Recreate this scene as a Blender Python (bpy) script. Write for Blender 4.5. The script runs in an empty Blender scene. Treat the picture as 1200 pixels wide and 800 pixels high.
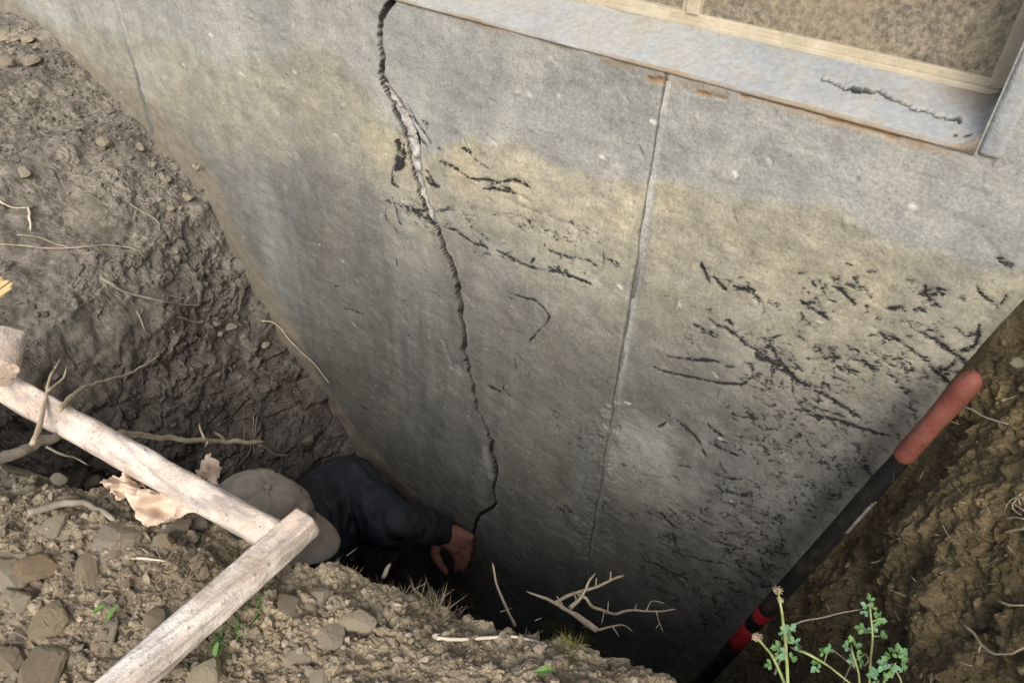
import bpy, bmesh, math, random
import numpy as np
from mathutils import Vector, Matrix

# ------------------------------------------------------------------ camera, sky, sun, exposure
scene = bpy.context.scene
F = 867.0                                   # focal length in pixels of a 1200 px wide picture
CAM = np.array([0.0, -0.9, 0.72])           # wall face is y = 0, old grade about z = 0
vz = np.array([-49.0, -1118.0, F])          # direction of straight down, camera axes (right, up, forward)
vx = np.array([-1391.0, 733.0, F])          # direction along the wall to the left
Zc = -vz / np.linalg.norm(vz)
Xc = -vx / np.linalg.norm(vx)
Xc = Xc - Zc * Xc.dot(Zc); Xc /= np.linalg.norm(Xc)
Yc = np.cross(Xc, Zc)                       # (right, up, forward) is left handed
RIGHT = np.array([Xc[0], Yc[0], Zc[0]]); UP = np.array([Xc[1], Yc[1], Zc[1]]); FWD = np.array([Xc[2], Yc[2], Zc[2]])
cam_data = bpy.data.cameras.new('camera')
cam_data.sensor_width = 36.0; cam_data.lens = 36.0 * F / 1200.0
cam_data.clip_start = 0.02; cam_data.clip_end = 500.0
cam = bpy.data.objects.new('camera', cam_data)
scene.collection.objects.link(cam)
cam.matrix_world = Matrix(((RIGHT[0], UP[0], -FWD[0], CAM[0]), (RIGHT[1], UP[1], -FWD[1], CAM[1]),
                           (RIGHT[2], UP[2], -FWD[2], CAM[2]), (0, 0, 0, 1)))
scene.camera = cam

SUN_EL, SUN_AZ = 38.0, 147.0                # azimuth clockwise from +y (the wall side): the light comes over the near bank
world = bpy.data.worlds.new('World'); scene.world = world; world.use_nodes = True
wn = world.node_tree; wn.nodes.clear()
sky = wn.nodes.new('ShaderNodeTexSky'); sky.sky_type = 'NISHITA'; sky.sun_disc = False
sky.sun_elevation = math.radians(SUN_EL); sky.sun_rotation = math.radians(SUN_AZ)
sky.air_density = 1.0; sky.dust_density = 5.0; sky.ozone_density = 0.6
bg = wn.nodes.new('ShaderNodeBackground'); bg.inputs['Strength'].default_value = 0.10
wo = wn.nodes.new('ShaderNodeOutputWorld')
wn.links.new(sky.outputs[0], bg.inputs[0]); wn.links.new(bg.outputs[0], wo.inputs[0])
sl = bpy.data.lights.new('sun', 'SUN'); sl.energy = 1.95; sl.angle = math.radians(34); sl.color = (1.0, 0.95, 0.86)
so = bpy.data.objects.new('sun', sl); scene.collection.objects.link(so)
d = Vector((math.sin(math.radians(SUN_AZ)) * math.cos(math.radians(SUN_EL)), math.cos(math.radians(SUN_AZ)) * math.cos(math.radians(SUN_EL)), math.sin(math.radians(SUN_EL))))
so.rotation_euler = d.to_track_quat('Z', 'Y').to_euler(); so.location = (-2, -4, 6)
scene.view_settings.view_transform = 'Standard'; scene.view_settings.look = 'None'
scene.view_settings.gamma = 1.0; scene.view_settings.use_curve_mapping = False
scene.view_settings.exposure = 0.62

# ------------------------------------------------------------------ helpers
rng = np.random.default_rng(7)
random.seed(7)

def rays(px, py):
    px = np.asarray(px, float); py = np.asarray(py, float)
    c = np.stack([px - 600.0, 400.0 - py, np.full_like(px, F)], -1)
    return c[..., :1] * RIGHT + c[..., 1:2] * UP + c[..., 2:] * FWD

def at_y(px, py, yr):                        # point of a sight line at a distance yr in front of the camera, towards the wall
    r = rays(px, py); return CAM + r * (np.asarray(yr, float) / r[..., 1])[..., None]
def at_z(px, py, z):
    r = rays(px, py); return CAM + r * ((np.asarray(z, float) - CAM[2]) / r[..., 2])[..., None]
def at_d(px, py, dist):
    r = rays(px, py); return CAM + r * (np.asarray(dist, float) / np.linalg.norm(r, axis=-1))[..., None]
def on_wall(px, py): return at_y(px, py, 0.9)

def _h(ix, iy, seed):
    n = (ix.astype(np.int64) * 374761393 + iy.astype(np.int64) * 668265263 + seed * 1442695041) & 0xFFFFFFFF
    n = ((n ^ (n >> 13)) * 1274126177) & 0xFFFFFFFF
    n = ((n ^ (n >> 16)) * 2246822519) & 0xFFFFFFFF
    return ((n ^ (n >> 15)) & 0xFFFFFF) / float(0xFFFFFF)
def vnoise(x, y, seed=0):
    ix = np.floor(x); iy = np.floor(y); fx = x - ix; fy = y - iy
    fx = fx * fx * (3 - 2 * fx); fy = fy * fy * (3 - 2 * fy)
    a = _h(ix, iy, seed); b = _h(ix + 1, iy, seed); c = _h(ix, iy + 1, seed); e = _h(ix + 1, iy + 1, seed)
    return (a * (1 - fx) + b * fx) * (1 - fy) + (c * (1 - fx) + e * fx) * fy
def fbm(x, y, octv=4, seed=0, gain=0.5):
    s = 0; a = 1.0; t = 0
    for i in range(octv):
        s = s + a * (vnoise(x * 2 ** i + 13.7 * i, y * 2 ** i - 7.3 * i, seed + i) - 0.5); t += a; a *= gain
    return s / t * 2.0                       # about -1 .. 1
def worley(x, y, seed=0, jit=0.9):
    ix = np.floor(x); iy = np.floor(y)
    f1 = np.full(x.shape, 9.0); f2 = np.full(x.shape, 9.0); cid = np.zeros(x.shape)
    for dx in (-1, 0, 1):
        for dy in (-1, 0, 1):
            cx = ix + dx; cy = iy + dy
            qx = cx + 0.5 + jit * (_h(cx, cy, seed) - 0.5); qy = cy + 0.5 + jit * (_h(cx, cy, seed + 91) - 0.5)
            dd = np.hypot(x - qx, y - qy); n = dd < f1
            f2 = np.where(n, f1, np.minimum(f2, dd)); cid = np.where(n, _h(cx, cy, seed + 57), cid); f1 = np.where(n, dd, f1)
    return f1, f2, cid
def crumbs(x, y, cell, seed, tilt=0.5, keep=1.0):
    x = x / cell; y = y / cell; ix = np.floor(x); iy = np.floor(y)
    f1 = np.full(x.shape, 9.0); f2 = np.full(x.shape, 9.0); hh = np.zeros(x.shape)
    for dx in (-1, 0, 1):
        for dy in (-1, 0, 1):
            cx = ix + dx; cy = iy + dy; qx = cx + _h(cx, cy, seed); qy = cy + _h(cx, cy, seed + 91)
            ex = x - qx; ey = y - qy; dd = np.hypot(ex, ey) * (0.75 + 0.5 * _h(cx, cy, seed + 17)); n = dd < f1
            h_ = (ex * (_h(cx, cy, seed + 5) - 0.5) + ey * (_h(cx, cy, seed + 7) - 0.5)) * 2 * tilt + (_h(cx, cy, seed + 11) - 0.5) * 0.9 * (_h(cx, cy, seed + 13) < keep)
            f2 = np.where(n, f1, np.minimum(f2, dd)); hh = np.where(n, h_, hh); f1 = np.where(n, dd, f1)
    return cell * (hh - 0.30 * (1 - sstep(0.0, 0.16, f2 - f1)))
def sstep(a, b, x):
    t = np.clip((x - a) / (b - a), 0, 1); return t * t * (3 - 2 * t)

def mesh_np(name, V, Fq, smooth=True, attrs=None):
    me = bpy.data.meshes.new(name)
    V = np.asarray(V, np.float32); Fq = np.asarray(Fq, np.int32); Fq = Fq.reshape(-1, Fq.shape[-1]); k = Fq.shape[1]; n = len(Fq)
    me.vertices.add(len(V)); me.vertices.foreach_set('co', V.ravel())
    me.loops.add(n * k); me.loops.foreach_set('vertex_index', Fq.ravel())
    me.polygons.add(n); me.polygons.foreach_set('loop_start', np.arange(0, n * k, k, dtype=np.int32))
    me.polygons.foreach_set('use_smooth', np.full(n, smooth))
    me.update(calc_edges=True)
    for an, arr in (attrs or {}).items():
        a = me.color_attributes.new(an, 'FLOAT_COLOR', 'POINT')
        a.data.foreach_set('color', np.asarray(arr, np.float32).ravel())
    return me
def grid_faces(nu, nv):
    i = np.arange(nu * nv).reshape(nu, nv)
    return np.stack([i[:-1, :-1], i[1:, :-1], i[1:, 1:], i[:-1, 1:]], -1)
def link(name, me, mat, parent=None):
    o = bpy.data.objects.new(name, me); scene.collection.objects.link(o)
    if mat is not None and me is not None:
        me.materials.clear(); me.materials.append(mat)
    if parent is not None:
        o.parent = parent; o.matrix_parent_inverse = parent.matrix_basis.inverted()
    return o
def empty(name, loc):
    o = bpy.data.objects.new(name, None); o.location = loc; o.empty_display_size = 0.05
    scene.collection.objects.link(o); return o
def tag(o, label=None, cat=None, group=None, kind=None):
    if label: o['label'] = label
    if cat: o['category'] = cat
    if group: o['group'] = group
    if kind: o['kind'] = kind
    return o
def bm_link(name, bm, mat, parent=None, smooth=False):
    me = bpy.data.meshes.new(name); bm.normal_update(); bm.to_mesh(me); bm.free()
    if smooth: me.polygons.foreach_set('use_smooth', np.full(len(me.polygons), True))
    return link(name, me, mat, parent)
def box_bm(size, center=(0, 0, 0), rot=None, bevel=0.0, cuts=0):
    bm = bmesh.new(); bmesh.ops.create_cube(bm, size=1.0)
    bmesh.ops.scale(bm, vec=size, verts=bm.verts)
    if bevel: bmesh.ops.bevel(bm, geom=bm.edges[:], offset=bevel, segments=2, affect='EDGES', profile=0.6)
    M = Matrix.Translation(center) @ (rot.to_4x4() if rot is not None else Matrix.Identity(4))
    bmesh.ops.transform(bm, matrix=M, verts=bm.verts); return bm

# ------------------------------------------------------------------ materials
class Mat:
    def __init__(s, name, rough=0.85, spec=0.3):
        s.m = bpy.data.materials.new(name); s.m.use_nodes = True; s.t = s.m.node_tree; s.t.nodes.clear()
        s.out = s.n('ShaderNodeOutputMaterial'); s.b = s.n('ShaderNodeBsdfPrincipled')
        s.t.links.new(s.b.outputs[0], s.out.inputs[0])
        s.b.inputs['Roughness'].default_value = rough; s.b.inputs['Specular IOR Level'].default_value = spec
        s.tc = None
    def n(s, kind, **kw):
        x = s.t.nodes.new(kind)
        for k, v in kw.items(): setattr(x, k, v)
        return x
    def l(s, a, b): s.t.links.new(a, b)
    def co(s):
        if s.tc is None: s.tc = s.n('ShaderNodeTexCoord').outputs['Object']
        return s.tc
    def noise(s, scale, detail=4, rough=0.55, stretch=None, dist=0.0):
        x = s.n('ShaderNodeTexNoise'); x.inputs['Scale'].default_value = scale; x.inputs['Detail'].default_value = detail
        x.inputs['Roughness'].default_value = rough; x.inputs['Distortion'].default_value = dist
        if stretch is not None:
            mp = s.n('ShaderNodeMapping'); mp.inputs['Scale'].default_value = stretch; s.l(s.co(), mp.inputs[0]); s.l(mp.outputs[0], x.inputs[0])
        else: s.l(s.co(), x.inputs[0])
        return x.outputs['Fac']
    def ramp(s, fac, stops):
        r = s.n('ShaderNodeValToRGB'); e = r.color_ramp.elements
        while len(e) < len(stops): e.new(0.5)
        for i, (p, c) in enumerate(stops):
            e[i].position = p; e[i].color = (*c, 1) if len(c) == 3 else c
        s.l(fac, r.inputs[0]); return r.outputs[0]
    def mix(s, fac, a, b, mode='MIX'):
        x = s.n('ShaderNodeMix', data_type='RGBA', blend_type=mode); 
        for sock, v in ((x.inputs[0], fac), (x.inputs[6], a), (x.inputs[7], b)):
            if isinstance(v, (int, float)): sock.default_value = v
            elif isinstance(v, tuple): sock.default_value = (*v, 1) if len(v) == 3 else v
            else: s.l(v, sock)
        return x.outputs[2]
    def math(s, op, a, b=0.5, clamp=False):
        x = s.n('ShaderNodeMath', operation=op, use_clamp=clamp)
        for sock, v in ((x.inputs[0], a), (x.inputs[1], b)):
            if isinstance(v, (int, float)): sock.default_value = v
            else: s.l(v, sock)
        return x.outputs[0]
    def attr(s, name):
        x = s.n('ShaderNodeAttribute'); x.attribute_name = name
        sp = s.n('ShaderNodeSeparateColor'); s.l(x.outputs['Color'], sp.inputs[0])
        return sp.outputs[0], sp.outputs[1], sp.outputs[2], x.outputs['Alpha']
    def color(s, c):
        if isinstance(c, tuple): s.b.inputs['Base Color'].default_value = (*c, 1)
        else: s.l(c, s.b.inputs['Base Color'])
    def rough(s, r): s.l(r, s.b.inputs['Roughness'])
    def bump(s, h, dist=0.002, strength=0.6):
        x = s.n('ShaderNodeBump'); x.inputs['Strength'].default_value = strength; x.inputs['Distance'].default_value = dist
        s.l(h, x.inputs['Height']); s.l(x.outputs[0], s.b.inputs['Normal'])

def simple(name, c0, c1, scale=40, rough=0.8, spec=0.3, bump=0.0008, stretch=None, detail=5):
    m = Mat(name, rough, spec); f = m.noise(scale, detail, 0.6, stretch)
    m.color(m.ramp(f, [(0.3, c0), (0.7, c1)]))
    if bump: m.bump(m.noise(scale * 3, 4, 0.6, stretch), bump, 0.7)
    return m.m

# foundation concrete: masks R tar, G tan earth stain, B pale chips, A rust; masks2 R paint-grey upper coat and painted depth falloff, G dampness with painted shade and sheen, B mud, A dark grooves with painted crack shade
m = Mat('foundation_concrete', 0.72, 0.35)
tar, tan, pale, rust = m.attr('masks'); upper, damp_shade, mud, groove_dark = m.attr('masks2')
big = m.noise(5, 5, 0.6); mid = m.noise(30, 5, 0.65); fine = m.noise(220, 3, 0.6); streak = m.noise(9, 4, 0.6, (3.0, 1, 0.45))
horiz = m.noise(30, 4, 0.6, (0.35, 1, 1.6))
c = m.ramp(big, [(0.3, (0.082, 0.084, 0.077)), (0.7, (0.14, 0.14, 0.127))])  # dark lower base: pit shade put into the colour
c = m.mix(damp_shade, c, m.ramp(streak, [(0.35, (0.075, 0.08, 0.078)), (0.65, (0.135, 0.145, 0.152))]))
c = m.mix(upper, c, m.ramp(big, [(0.25, (0.245, 0.26, 0.262)), (0.75, (0.37, 0.378, 0.362))]))
c = m.mix(tan, c, m.ramp(mid, [(0.25, (0.31, 0.288, 0.215)), (0.75, (0.45, 0.42, 0.325))]))
c = m.mix(0.5, c, m.ramp(mid, [(0.25, (0.32, 0.32, 0.32)), (0.5, (0.5, 0.5, 0.5)), (0.8, (0.72, 0.72, 0.70))]), 'OVERLAY')
wash = m.noise(3.2, 6, 0.7, (1.2, 1, 0.8), 0.6)
c = m.mix(0.55, c, m.ramp(wash, [(0.33, (0.33, 0.34, 0.35)), (0.67, (0.68, 0.675, 0.65))]), 'OVERLAY')
c = m.mix(0.3, c, m.ramp(horiz, [(0.3, (0.36, 0.36, 0.37)), (0.7, (0.64, 0.64, 0.62))]), 'OVERLAY')
c = m.mix(0.55, c, m.ramp(fine, [(0.25, (0.27, 0.27, 0.27)), (0.75, (0.73, 0.73, 0.73))]), 'OVERLAY')
flk = m.noise(85, 4, 0.7, (0.85, 1, 1.2)); fl2 = m.noise(55, 5, 0.75)
c = m.mix(m.ramp(flk, [(0.60, (0, 0, 0)), (0.68, (0.55, 0.55, 0.55))]), c, (0.10, 0.10, 0.095))
c = m.mix(m.ramp(fl2, [(0.62, (0, 0, 0)), (0.72, (0.45, 0.45, 0.45))]), c, (0.50, 0.49, 0.45))
c = m.mix(mud, c, m.ramp(mid, [(0.3, (0.17, 0.15, 0.12)), (0.7, (0.26, 0.235, 0.19))]))
c = m.mix(rust, c, (0.26, 0.16, 0.075))
c = m.mix(pale, c, (0.60, 0.60, 0.56))
mpn = m.n('ShaderNodeMapping'); mpn.inputs['Rotation'].default_value = (0, -0.35, 0); mpn.inputs['Scale'].default_value = (0.45, 1, 1.25); m.l(m.co(), mpn.inputs[0])
jag = m.n('ShaderNodeTexNoise'); jag.inputs['Scale'].default_value = 400; jag.inputs['Detail'].default_value = 4; jag.inputs['Roughness'].default_value = 0.7; m.l(mpn.outputs[0], jag.inputs[0])
tarf = m.math('MULTIPLY', m.math('SUBTRACT', m.math('ADD', tar, m.math('MULTIPLY', m.math('SUBTRACT', jag.outputs['Fac'], 0.5), 2.8)), 0.47), 3.0, True)
tarf = m.math('MULTIPLY', tarf, m.math('MULTIPLY', tar, 3.0, True))
c = m.mix(m.math('MULTIPLY', tar, 0.5), c, (0.06, 0.06, 0.06)); c = m.mix(tarf, c, (0.016, 0.016, 0.018))
c = m.mix(groove_dark, c, (0.018, 0.017, 0.016))
m.color(c)
m.rough(m.math('SUBTRACT', 0.82, m.math('MULTIPLY', damp_shade, 0.28)))
hgt = m.math('ADD', m.math('MULTIPLY', fine, 0.35), m.math('ADD', m.math('MULTIPLY', flk, -0.5), m.math('ADD', m.math('MULTIPLY', mid, 0.7), m.math('MULTIPLY', horiz, 0.2))))
m.bump(hgt, 0.0035, 0.6)
M_CONC = m.m

m = Mat('plain_concrete', 0.85, 0.3)
mid = m.noise(25, 5, 0.65); fine = m.noise(200, 3, 0.6)
c = m.ramp(mid, [(0.25, (0.26, 0.27, 0.265)), (0.75, (0.36, 0.365, 0.35))])
m.color(m.mix(0.4, c, m.ramp(fine, [(0.3, (0.35, 0.35, 0.35)), (0.7, (0.65, 0.65, 0.65))]), 'OVERLAY'))
m.bump(m.math('ADD', mid, fine), 0.003, 0.5); M_PLAINCONC = m.m

m = Mat('painted_sill', 0.7, 0.35)
big = m.noise(7, 5, 0.65, dist=0.4); fine = m.noise(120, 4, 0.65); mid = m.noise(35, 5, 0.7)
c = m.ramp(big, [(0.3, (0.27, 0.30, 0.335)), (0.55, (0.345, 0.365, 0.375)), (0.75, (0.39, 0.38, 0.35))])
c = m.mix(m.ramp(mid, [(0.48, (0, 0, 0)), (0.70, (0.6, 0.6, 0.6))]), c, (0.33, 0.295, 0.23))
c = m.mix(0.45, c, m.ramp(fine, [(0.25, (0.3, 0.3, 0.3)), (0.75, (0.7, 0.7, 0.7))]), 'OVERLAY')
dk, rs_, _, _ = m.attr('masks'); c = m.mix(rs_, c, (0.25, 0.17, 0.085)); c = m.mix(dk, c, (0.022, 0.02, 0.017)); m.color(c); m.bump(m.math('ADD', mid, fine), 0.003, 0.5); M_SILL = m.m

m = Mat('window_vinyl', 0.5, 0.4)
f = m.noise(30, 5, 0.65); sp = m.noise(160, 3, 0.7)
c = m.ramp(f, [(0.3, (0.41, 0.37, 0.285)), (0.7, (0.54, 0.50, 0.40))])
c = m.mix(m.ramp(sp, [(0.58, (0, 0, 0)), (0.72, (0.6, 0.6, 0.6))]), c, (0.25, 0.20, 0.12)); c = m.mix(m.ramp(m.noise(12, 5, 0.7), [(0.45, (0, 0, 0)), (0.7, (0.6, 0.6, 0.6))]), c, (0.33, 0.27, 0.17))
m.color(c); m.bump(sp, 0.001, 0.4); M_VINYL = m.m

m = Mat('dusty_pane', 0.3, 0.5); m.b.inputs['Coat Weight'].default_value = 0.5; m.b.inputs['Coat Roughness'].default_value = 0.12
f = m.noise(150, 4, 0.75); g = m.noise(9, 4, 0.6)
c = m.ramp(f, [(0.34, (0.09, 0.082, 0.068)), (0.50, (0.20, 0.182, 0.145)), (0.68, (0.35, 0.315, 0.245))])
c = m.mix(m.ramp(g, [(0.4, (0, 0, 0)), (0.7, (0.5, 0.5, 0.5))]), c, (0.33, 0.28, 0.19))
m.color(c); m.bump(f, 0.0015, 0.5); M_PANE = m.m

def soil(name, dry0, dry1, wet0, wet1, bump=0.0042):
    m = Mat(name, 0.93, 0.18)
    moist, tone, deep, _ = m.attr('soil')
    a = m.noise(14, 5, 0.65); b = m.noise(90, 5, 0.7); f = m.noise(420, 3, 0.65)
    c = m.ramp(a, [(0.3, dry0), (0.7, dry1)])
    w = m.ramp(a, [(0.3, wet0), (0.7, wet1)])
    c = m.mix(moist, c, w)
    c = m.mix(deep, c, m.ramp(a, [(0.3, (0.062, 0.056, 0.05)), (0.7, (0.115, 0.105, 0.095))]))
    c = m.mix(0.75, c, m.ramp(b, [(0.25, (0.24, 0.24, 0.24)), (0.75, (0.76, 0.75, 0.73))]), 'OVERLAY')
    c = m.mix(0.85, c, m.ramp(f, [(0.28, (0.22, 0.22, 0.22)), (0.72, (0.78, 0.78, 0.78))]), 'OVERLAY')
    t2 = m.n('ShaderNodeCombineColor'); 
    for i in range(3): m.l(tone, t2.inputs[i])
    c = m.mix(0.75, c, t2.outputs[0], 'OVERLAY')
    m.color(c)
    m.bump(m.math('ADD', m.math('MULTIPLY', b, 1.0), m.math('MULTIPLY', f, 0.35)), bump, 0.8)
    return m.m
M_SOIL = soil('rim_soil', (0.185, 0.154, 0.11), (0.30, 0.259, 0.194), (0.15, 0.138, 0.122), (0.235, 0.218, 0.194))
M_BANK = soil('cut_bank_soil', (0.108, 0.086, 0.048), (0.175, 0.141, 0.082), (0.06, 0.048, 0.028), (0.108, 0.087, 0.05))
def clodmat(name, c0, c1):
    m = Mat(name, 0.92, 0.2)
    a = m.noise(30, 5, 0.65); f = m.noise(260, 4, 0.7)
    oi = m.n('ShaderNodeObjectInfo').outputs['Random']
    c = m.ramp(a, [(0.3, c0), (0.7, c1)])
    c = m.mix(0.55, c, m.ramp(f, [(0.25, (0.28, 0.28, 0.28)), (0.75, (0.72, 0.72, 0.70))]), 'OVERLAY')
    c = m.mix(0.5, c, m.ramp(oi, [(0.0, (0.42, 0.41, 0.40)), (1.0, (0.70, 0.685, 0.65))]), 'OVERLAY')
    m.color(c); m.bump(m.math('ADD', a, f), 0.003, 0.8); return m.m
M_CLOD = clodmat('clod_brown', (0.25, 0.208, 0.15), (0.38, 0.325, 0.245))
M_CLODP = clodmat('clod_pale', (0.27, 0.24, 0.185), (0.42, 0.38, 0.305))
M_CLODG = clodmat('clod_grey', (0.28, 0.248, 0.198), (0.41, 0.37, 0.305))
M_CLODR = clodmat('clod_rust', (0.25, 0.19, 0.128), (0.36, 0.285, 0.20))
M_CLODD = clodmat('clod_dark', (0.15, 0.132, 0.108), (0.23, 0.205, 0.17))
def rubmat(name, a0, a1, b0, b1):
    m = Mat(name, 0.92, 0.2); tone, warm, _, _ = m.attr('tone'); f = m.noise(300, 4, 0.7)
    c = m.mix(tone, a0, a1); c = m.mix(m.math('MULTIPLY', warm, 0.7), c, m.mix(tone, b0, b1))
    m.color(m.mix(0.5, c, m.ramp(f, [(0.25, (0.28, 0.28, 0.28)), (0.75, (0.72, 0.72, 0.70))]), 'OVERLAY')); m.bump(f, 0.002, 0.7); return m.m
M_RUB = rubmat('rubble', (0.15, 0.12, 0.082), (0.45, 0.395, 0.305), (0.13, 0.12, 0.105), (0.36, 0.335, 0.285))
M_RUBG = rubmat('slope_rubble', (0.10, 0.09, 0.078), (0.27, 0.25, 0.22), (0.10, 0.094, 0.085), (0.24, 0.225, 0.20))
M_RUBB = rubmat('bank_rubble', (0.08, 0.062, 0.034), (0.24, 0.19, 0.115), (0.08, 0.066, 0.04), (0.21, 0.175, 0.115))

def woodmat(name, st_):
    m = Mat(name, 0.8, 0.25)
    g = m.noise(11, 5, 0.6); f = m.noise(60, 5, 0.7); gr = m.noise(110, 5, 0.65, st_); gl = m.noise(26, 5, 0.6, st_); sp = m.noise(150, 4, 0.75); d_ = m.noise(16, 6, 0.75)
    c = m.ramp(gl, [(0.3, (0.52, 0.46, 0.405)), (0.5, (0.70, 0.66, 0.62)), (0.7, (0.82, 0.80, 0.775))])
    c = m.mix(m.ramp(g, [(0.42, (0, 0, 0)), (0.62, (0.6, 0.6, 0.6))]), c, (0.55, 0.41, 0.325))
    c = m.mix(m.ramp(gr, [(0.47, (0, 0, 0)), (0.64, (0.85, 0.85, 0.85))]), c, (0.33, 0.30, 0.285))
    c = m.mix(m.ramp(d_, [(0.47, (0, 0, 0)), (0.66, (0.75, 0.75, 0.75))]), c, (0.33, 0.265, 0.21))
    c = m.mix(m.ramp(sp, [(0.60, (0, 0, 0)), (0.68, (0.8, 0.8, 0.8))]), c, (0.12, 0.095, 0.075))
    m.color(c); m.bump(m.math('ADD', m.math('MULTIPLY', gr, 1.2), m.math('ADD', f, sp)), 0.0025, 0.8); return m.m
M_WOOD = woodmat('weathered_wood_pole', (0.12, 0.6, 1.0)); M_WOODB = woodmat('weathered_wood_board', (1.0, 0.12, 1.0))
M_ROOT = simple('root_pale', (0.30, 0.25, 0.18), (0.48, 0.42, 0.32), 60)
M_ROOTW = simple('root_white', (0.50, 0.45, 0.36), (0.66, 0.61, 0.52), 60)
M_ROOTG = simple('root_grey', (0.20, 0.175, 0.145), (0.33, 0.30, 0.25), 60)
M_ROOTD = simple('root_dark', (0.10, 0.085, 0.065), (0.20, 0.17, 0.13), 60)
M_PEACH = simple('peach_paper', (0.58, 0.45, 0.36), (0.70, 0.585, 0.49), 25, 0.8)
M_SPLINT = simple('fresh_split_wood', (0.55, 0.38, 0.18), (0.74, 0.58, 0.34), 40, stretch=(1, 1, 6))
M_LEAF = simple('leaf_green', (0.05, 0.13, 0.04), (0.12, 0.23, 0.075), 80, 0.55, 0.4)
M_LEAFB = simple('leaf_bluegreen', (0.07, 0.17, 0.09), (0.15, 0.27, 0.15), 80, 0.55, 0.4)
M_STEM = simple('stem_green', (0.20, 0.27, 0.10), (0.33, 0.38, 0.18), 80, 0.6, 0.4)
M_FLOWER = simple('dried_flower', (0.24, 0.18, 0.115), (0.42, 0.335, 0.24), 200)
M_MOSS = simple('moss', (0.10, 0.105, 0.035), (0.27, 0.25, 0.085), 60, 0.9)
M_THATCH = simple('thatch', (0.11, 0.09, 0.06), (0.24, 0.20, 0.145), 60, 0.9)
M_GRASS = simple('grass', (0.05, 0.12, 0.03), (0.12, 0.21, 0.06), 60, 0.7)
m = Mat('red_rubber', 0.6, 0.3); f = m.noise(30, 5, 0.65); d_ = m.noise(70, 6, 0.75); sp = m.noise(190, 3, 0.6)
c = m.ramp(f, [(0.3, (0.15, 0.042, 0.034)), (0.7, (0.25, 0.085, 0.068))]); c = m.mix(m.ramp(d_, [(0.46, (0, 0, 0)), (0.68, (0.8, 0.8, 0.8))]), c, (0.15, 0.095, 0.062)); c = m.mix(m.ramp(sp, [(0.66, (0, 0, 0)), (0.7, (0.8, 0.8, 0.8))]), c, (0.04, 0.02, 0.015))
m.color(c); m.bump(m.math('ADD', d_, sp), 0.0015, 0.6); M_RED = m.m
m = Mat('black_fibreglass', 0.6, 0.25); d_ = m.noise(22, 6, 0.75); sp = m.noise(160, 4, 0.7)
c = m.mix(m.ramp(d_, [(0.50, (0, 0, 0)), (0.72, (0.55, 0.55, 0.55))]), (0.010, 0.010, 0.010), (0.10, 0.08, 0.055)); c = m.mix(m.ramp(sp, [(0.64, (0, 0, 0)), (0.7, (0.5, 0.5, 0.5))]), c, (0.16, 0.14, 0.11))
m.color(c); m.bump(m.math('ADD', d_, sp), 0.0012, 0.6); M_BLACK = m.m
M_REDDARK = simple('dark_red_sleeve', (0.22, 0.012, 0.015), (0.36, 0.03, 0.03), 60, 0.45, 0.4)
M_STEEL = simple('worn_steel', (0.16, 0.155, 0.15), (0.30, 0.29, 0.28), 40, 0.5, 0.5)
M_STRIP = simple('silver_strip', (0.04, 0.04, 0.04), (0.34, 0.34, 0.33), 90, 0.4, 0.4)
M_SEAL = simple('crack_filler_grey', (0.17, 0.168, 0.165), (0.54, 0.535, 0.525), 70, 0.7, 0.35, 0.004)
M_CAP = simple('cap_cloth', (0.29, 0.255, 0.21), (0.47, 0.42, 0.355), 28, 0.9, 0.2, 0.001)
M_CAPD = simple('cap_dark', (0.012, 0.012, 0.014), (0.03, 0.03, 0.033), 80, 0.8)
M_SKIN = simple('skin', (0.21, 0.10, 0.078), (0.31, 0.155, 0.12), 60, 0.55, 0.4, 0.0006)
M_JACKET = simple('navy_jacket', (0.012, 0.014, 0.019), (0.032, 0.036, 0.046), 30, 0.6, 0.35, 0.002)
M_TROUS = simple('dark_trousers', (0.014, 0.017, 0.026), (0.03, 0.034, 0.05), 40, 0.85)
M_BOOT = simple('work_boot', (0.04, 0.028, 0.018), (0.08, 0.06, 0.04), 60, 0.7)
M_HAIR = simple('dark_hair', (0.02, 0.015, 0.012), (0.05, 0.04, 0.03), 150, 0.7)

# ------------------------------------------------------------------ foundation wall
foundation = empty('foundation_wall', (-0.9, 0.0, -1.55))
tag(foundation, 'grey concrete foundation wall with a jagged vertical crack and scuffed tar marks', 'wall')
OX0, OX1, OZ0, OZ1 = -1.005, -0.081, 0.413, 0.86        # window opening
xs = [-2.8]
while xs[-1] < 0.2:
    xs.append(xs[-1] + float(np.interp(xs[-1], [-2.8, -1.6, -0.6, 0.2], [0.0075, 0.0045, 0.0023, 0.0023])))
k = int(np.argmin(np.abs(np.array(xs) - OX0))); xs[k] = OX0
k = int(np.argmin(np.abs(np.array(xs) - OX1))); xs[k] = OX1
xs = np.array([-9, -6, -4.5, -3.6, -3.1] + xs + [0.24, 0.4, 0.8, 1.6, 3, 5])
zfine = np.arange(-1.45, OZ0 - 0.0005, 0.0029); zfine = np.append(zfine[:-1], OZ0)
zs = np.concatenate([[-1.7, -1.55], zfine, np.arange(OZ0 + 0.006, 0.56, 0.006), [0.62, 0.70, 0.78, OZ1, 1.2, 1.8, 2.6]])
GX, GZ = np.meshgrid(xs, zs, indexing='ij')
inf = (GX > -2.85) & (GX < 0.25) & (GZ < 0.6)
D = np.zeros_like(GX)                        # + = into the wall
tar = np.zeros_like(GX); pale = np.zeros_like(GX); rust = np.zeros_like(GX); groove_dark = np.zeros_like(GX)
N1 = vnoise(GX * 240, GZ * 330, 3); N2 = fbm(GX * 60, GZ * 110, 3, 5); N3 = fbm(GX * 22, GZ * 34, 3, 9); N4 = fbm(GX * 130, GZ * 170, 2, 15)

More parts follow.
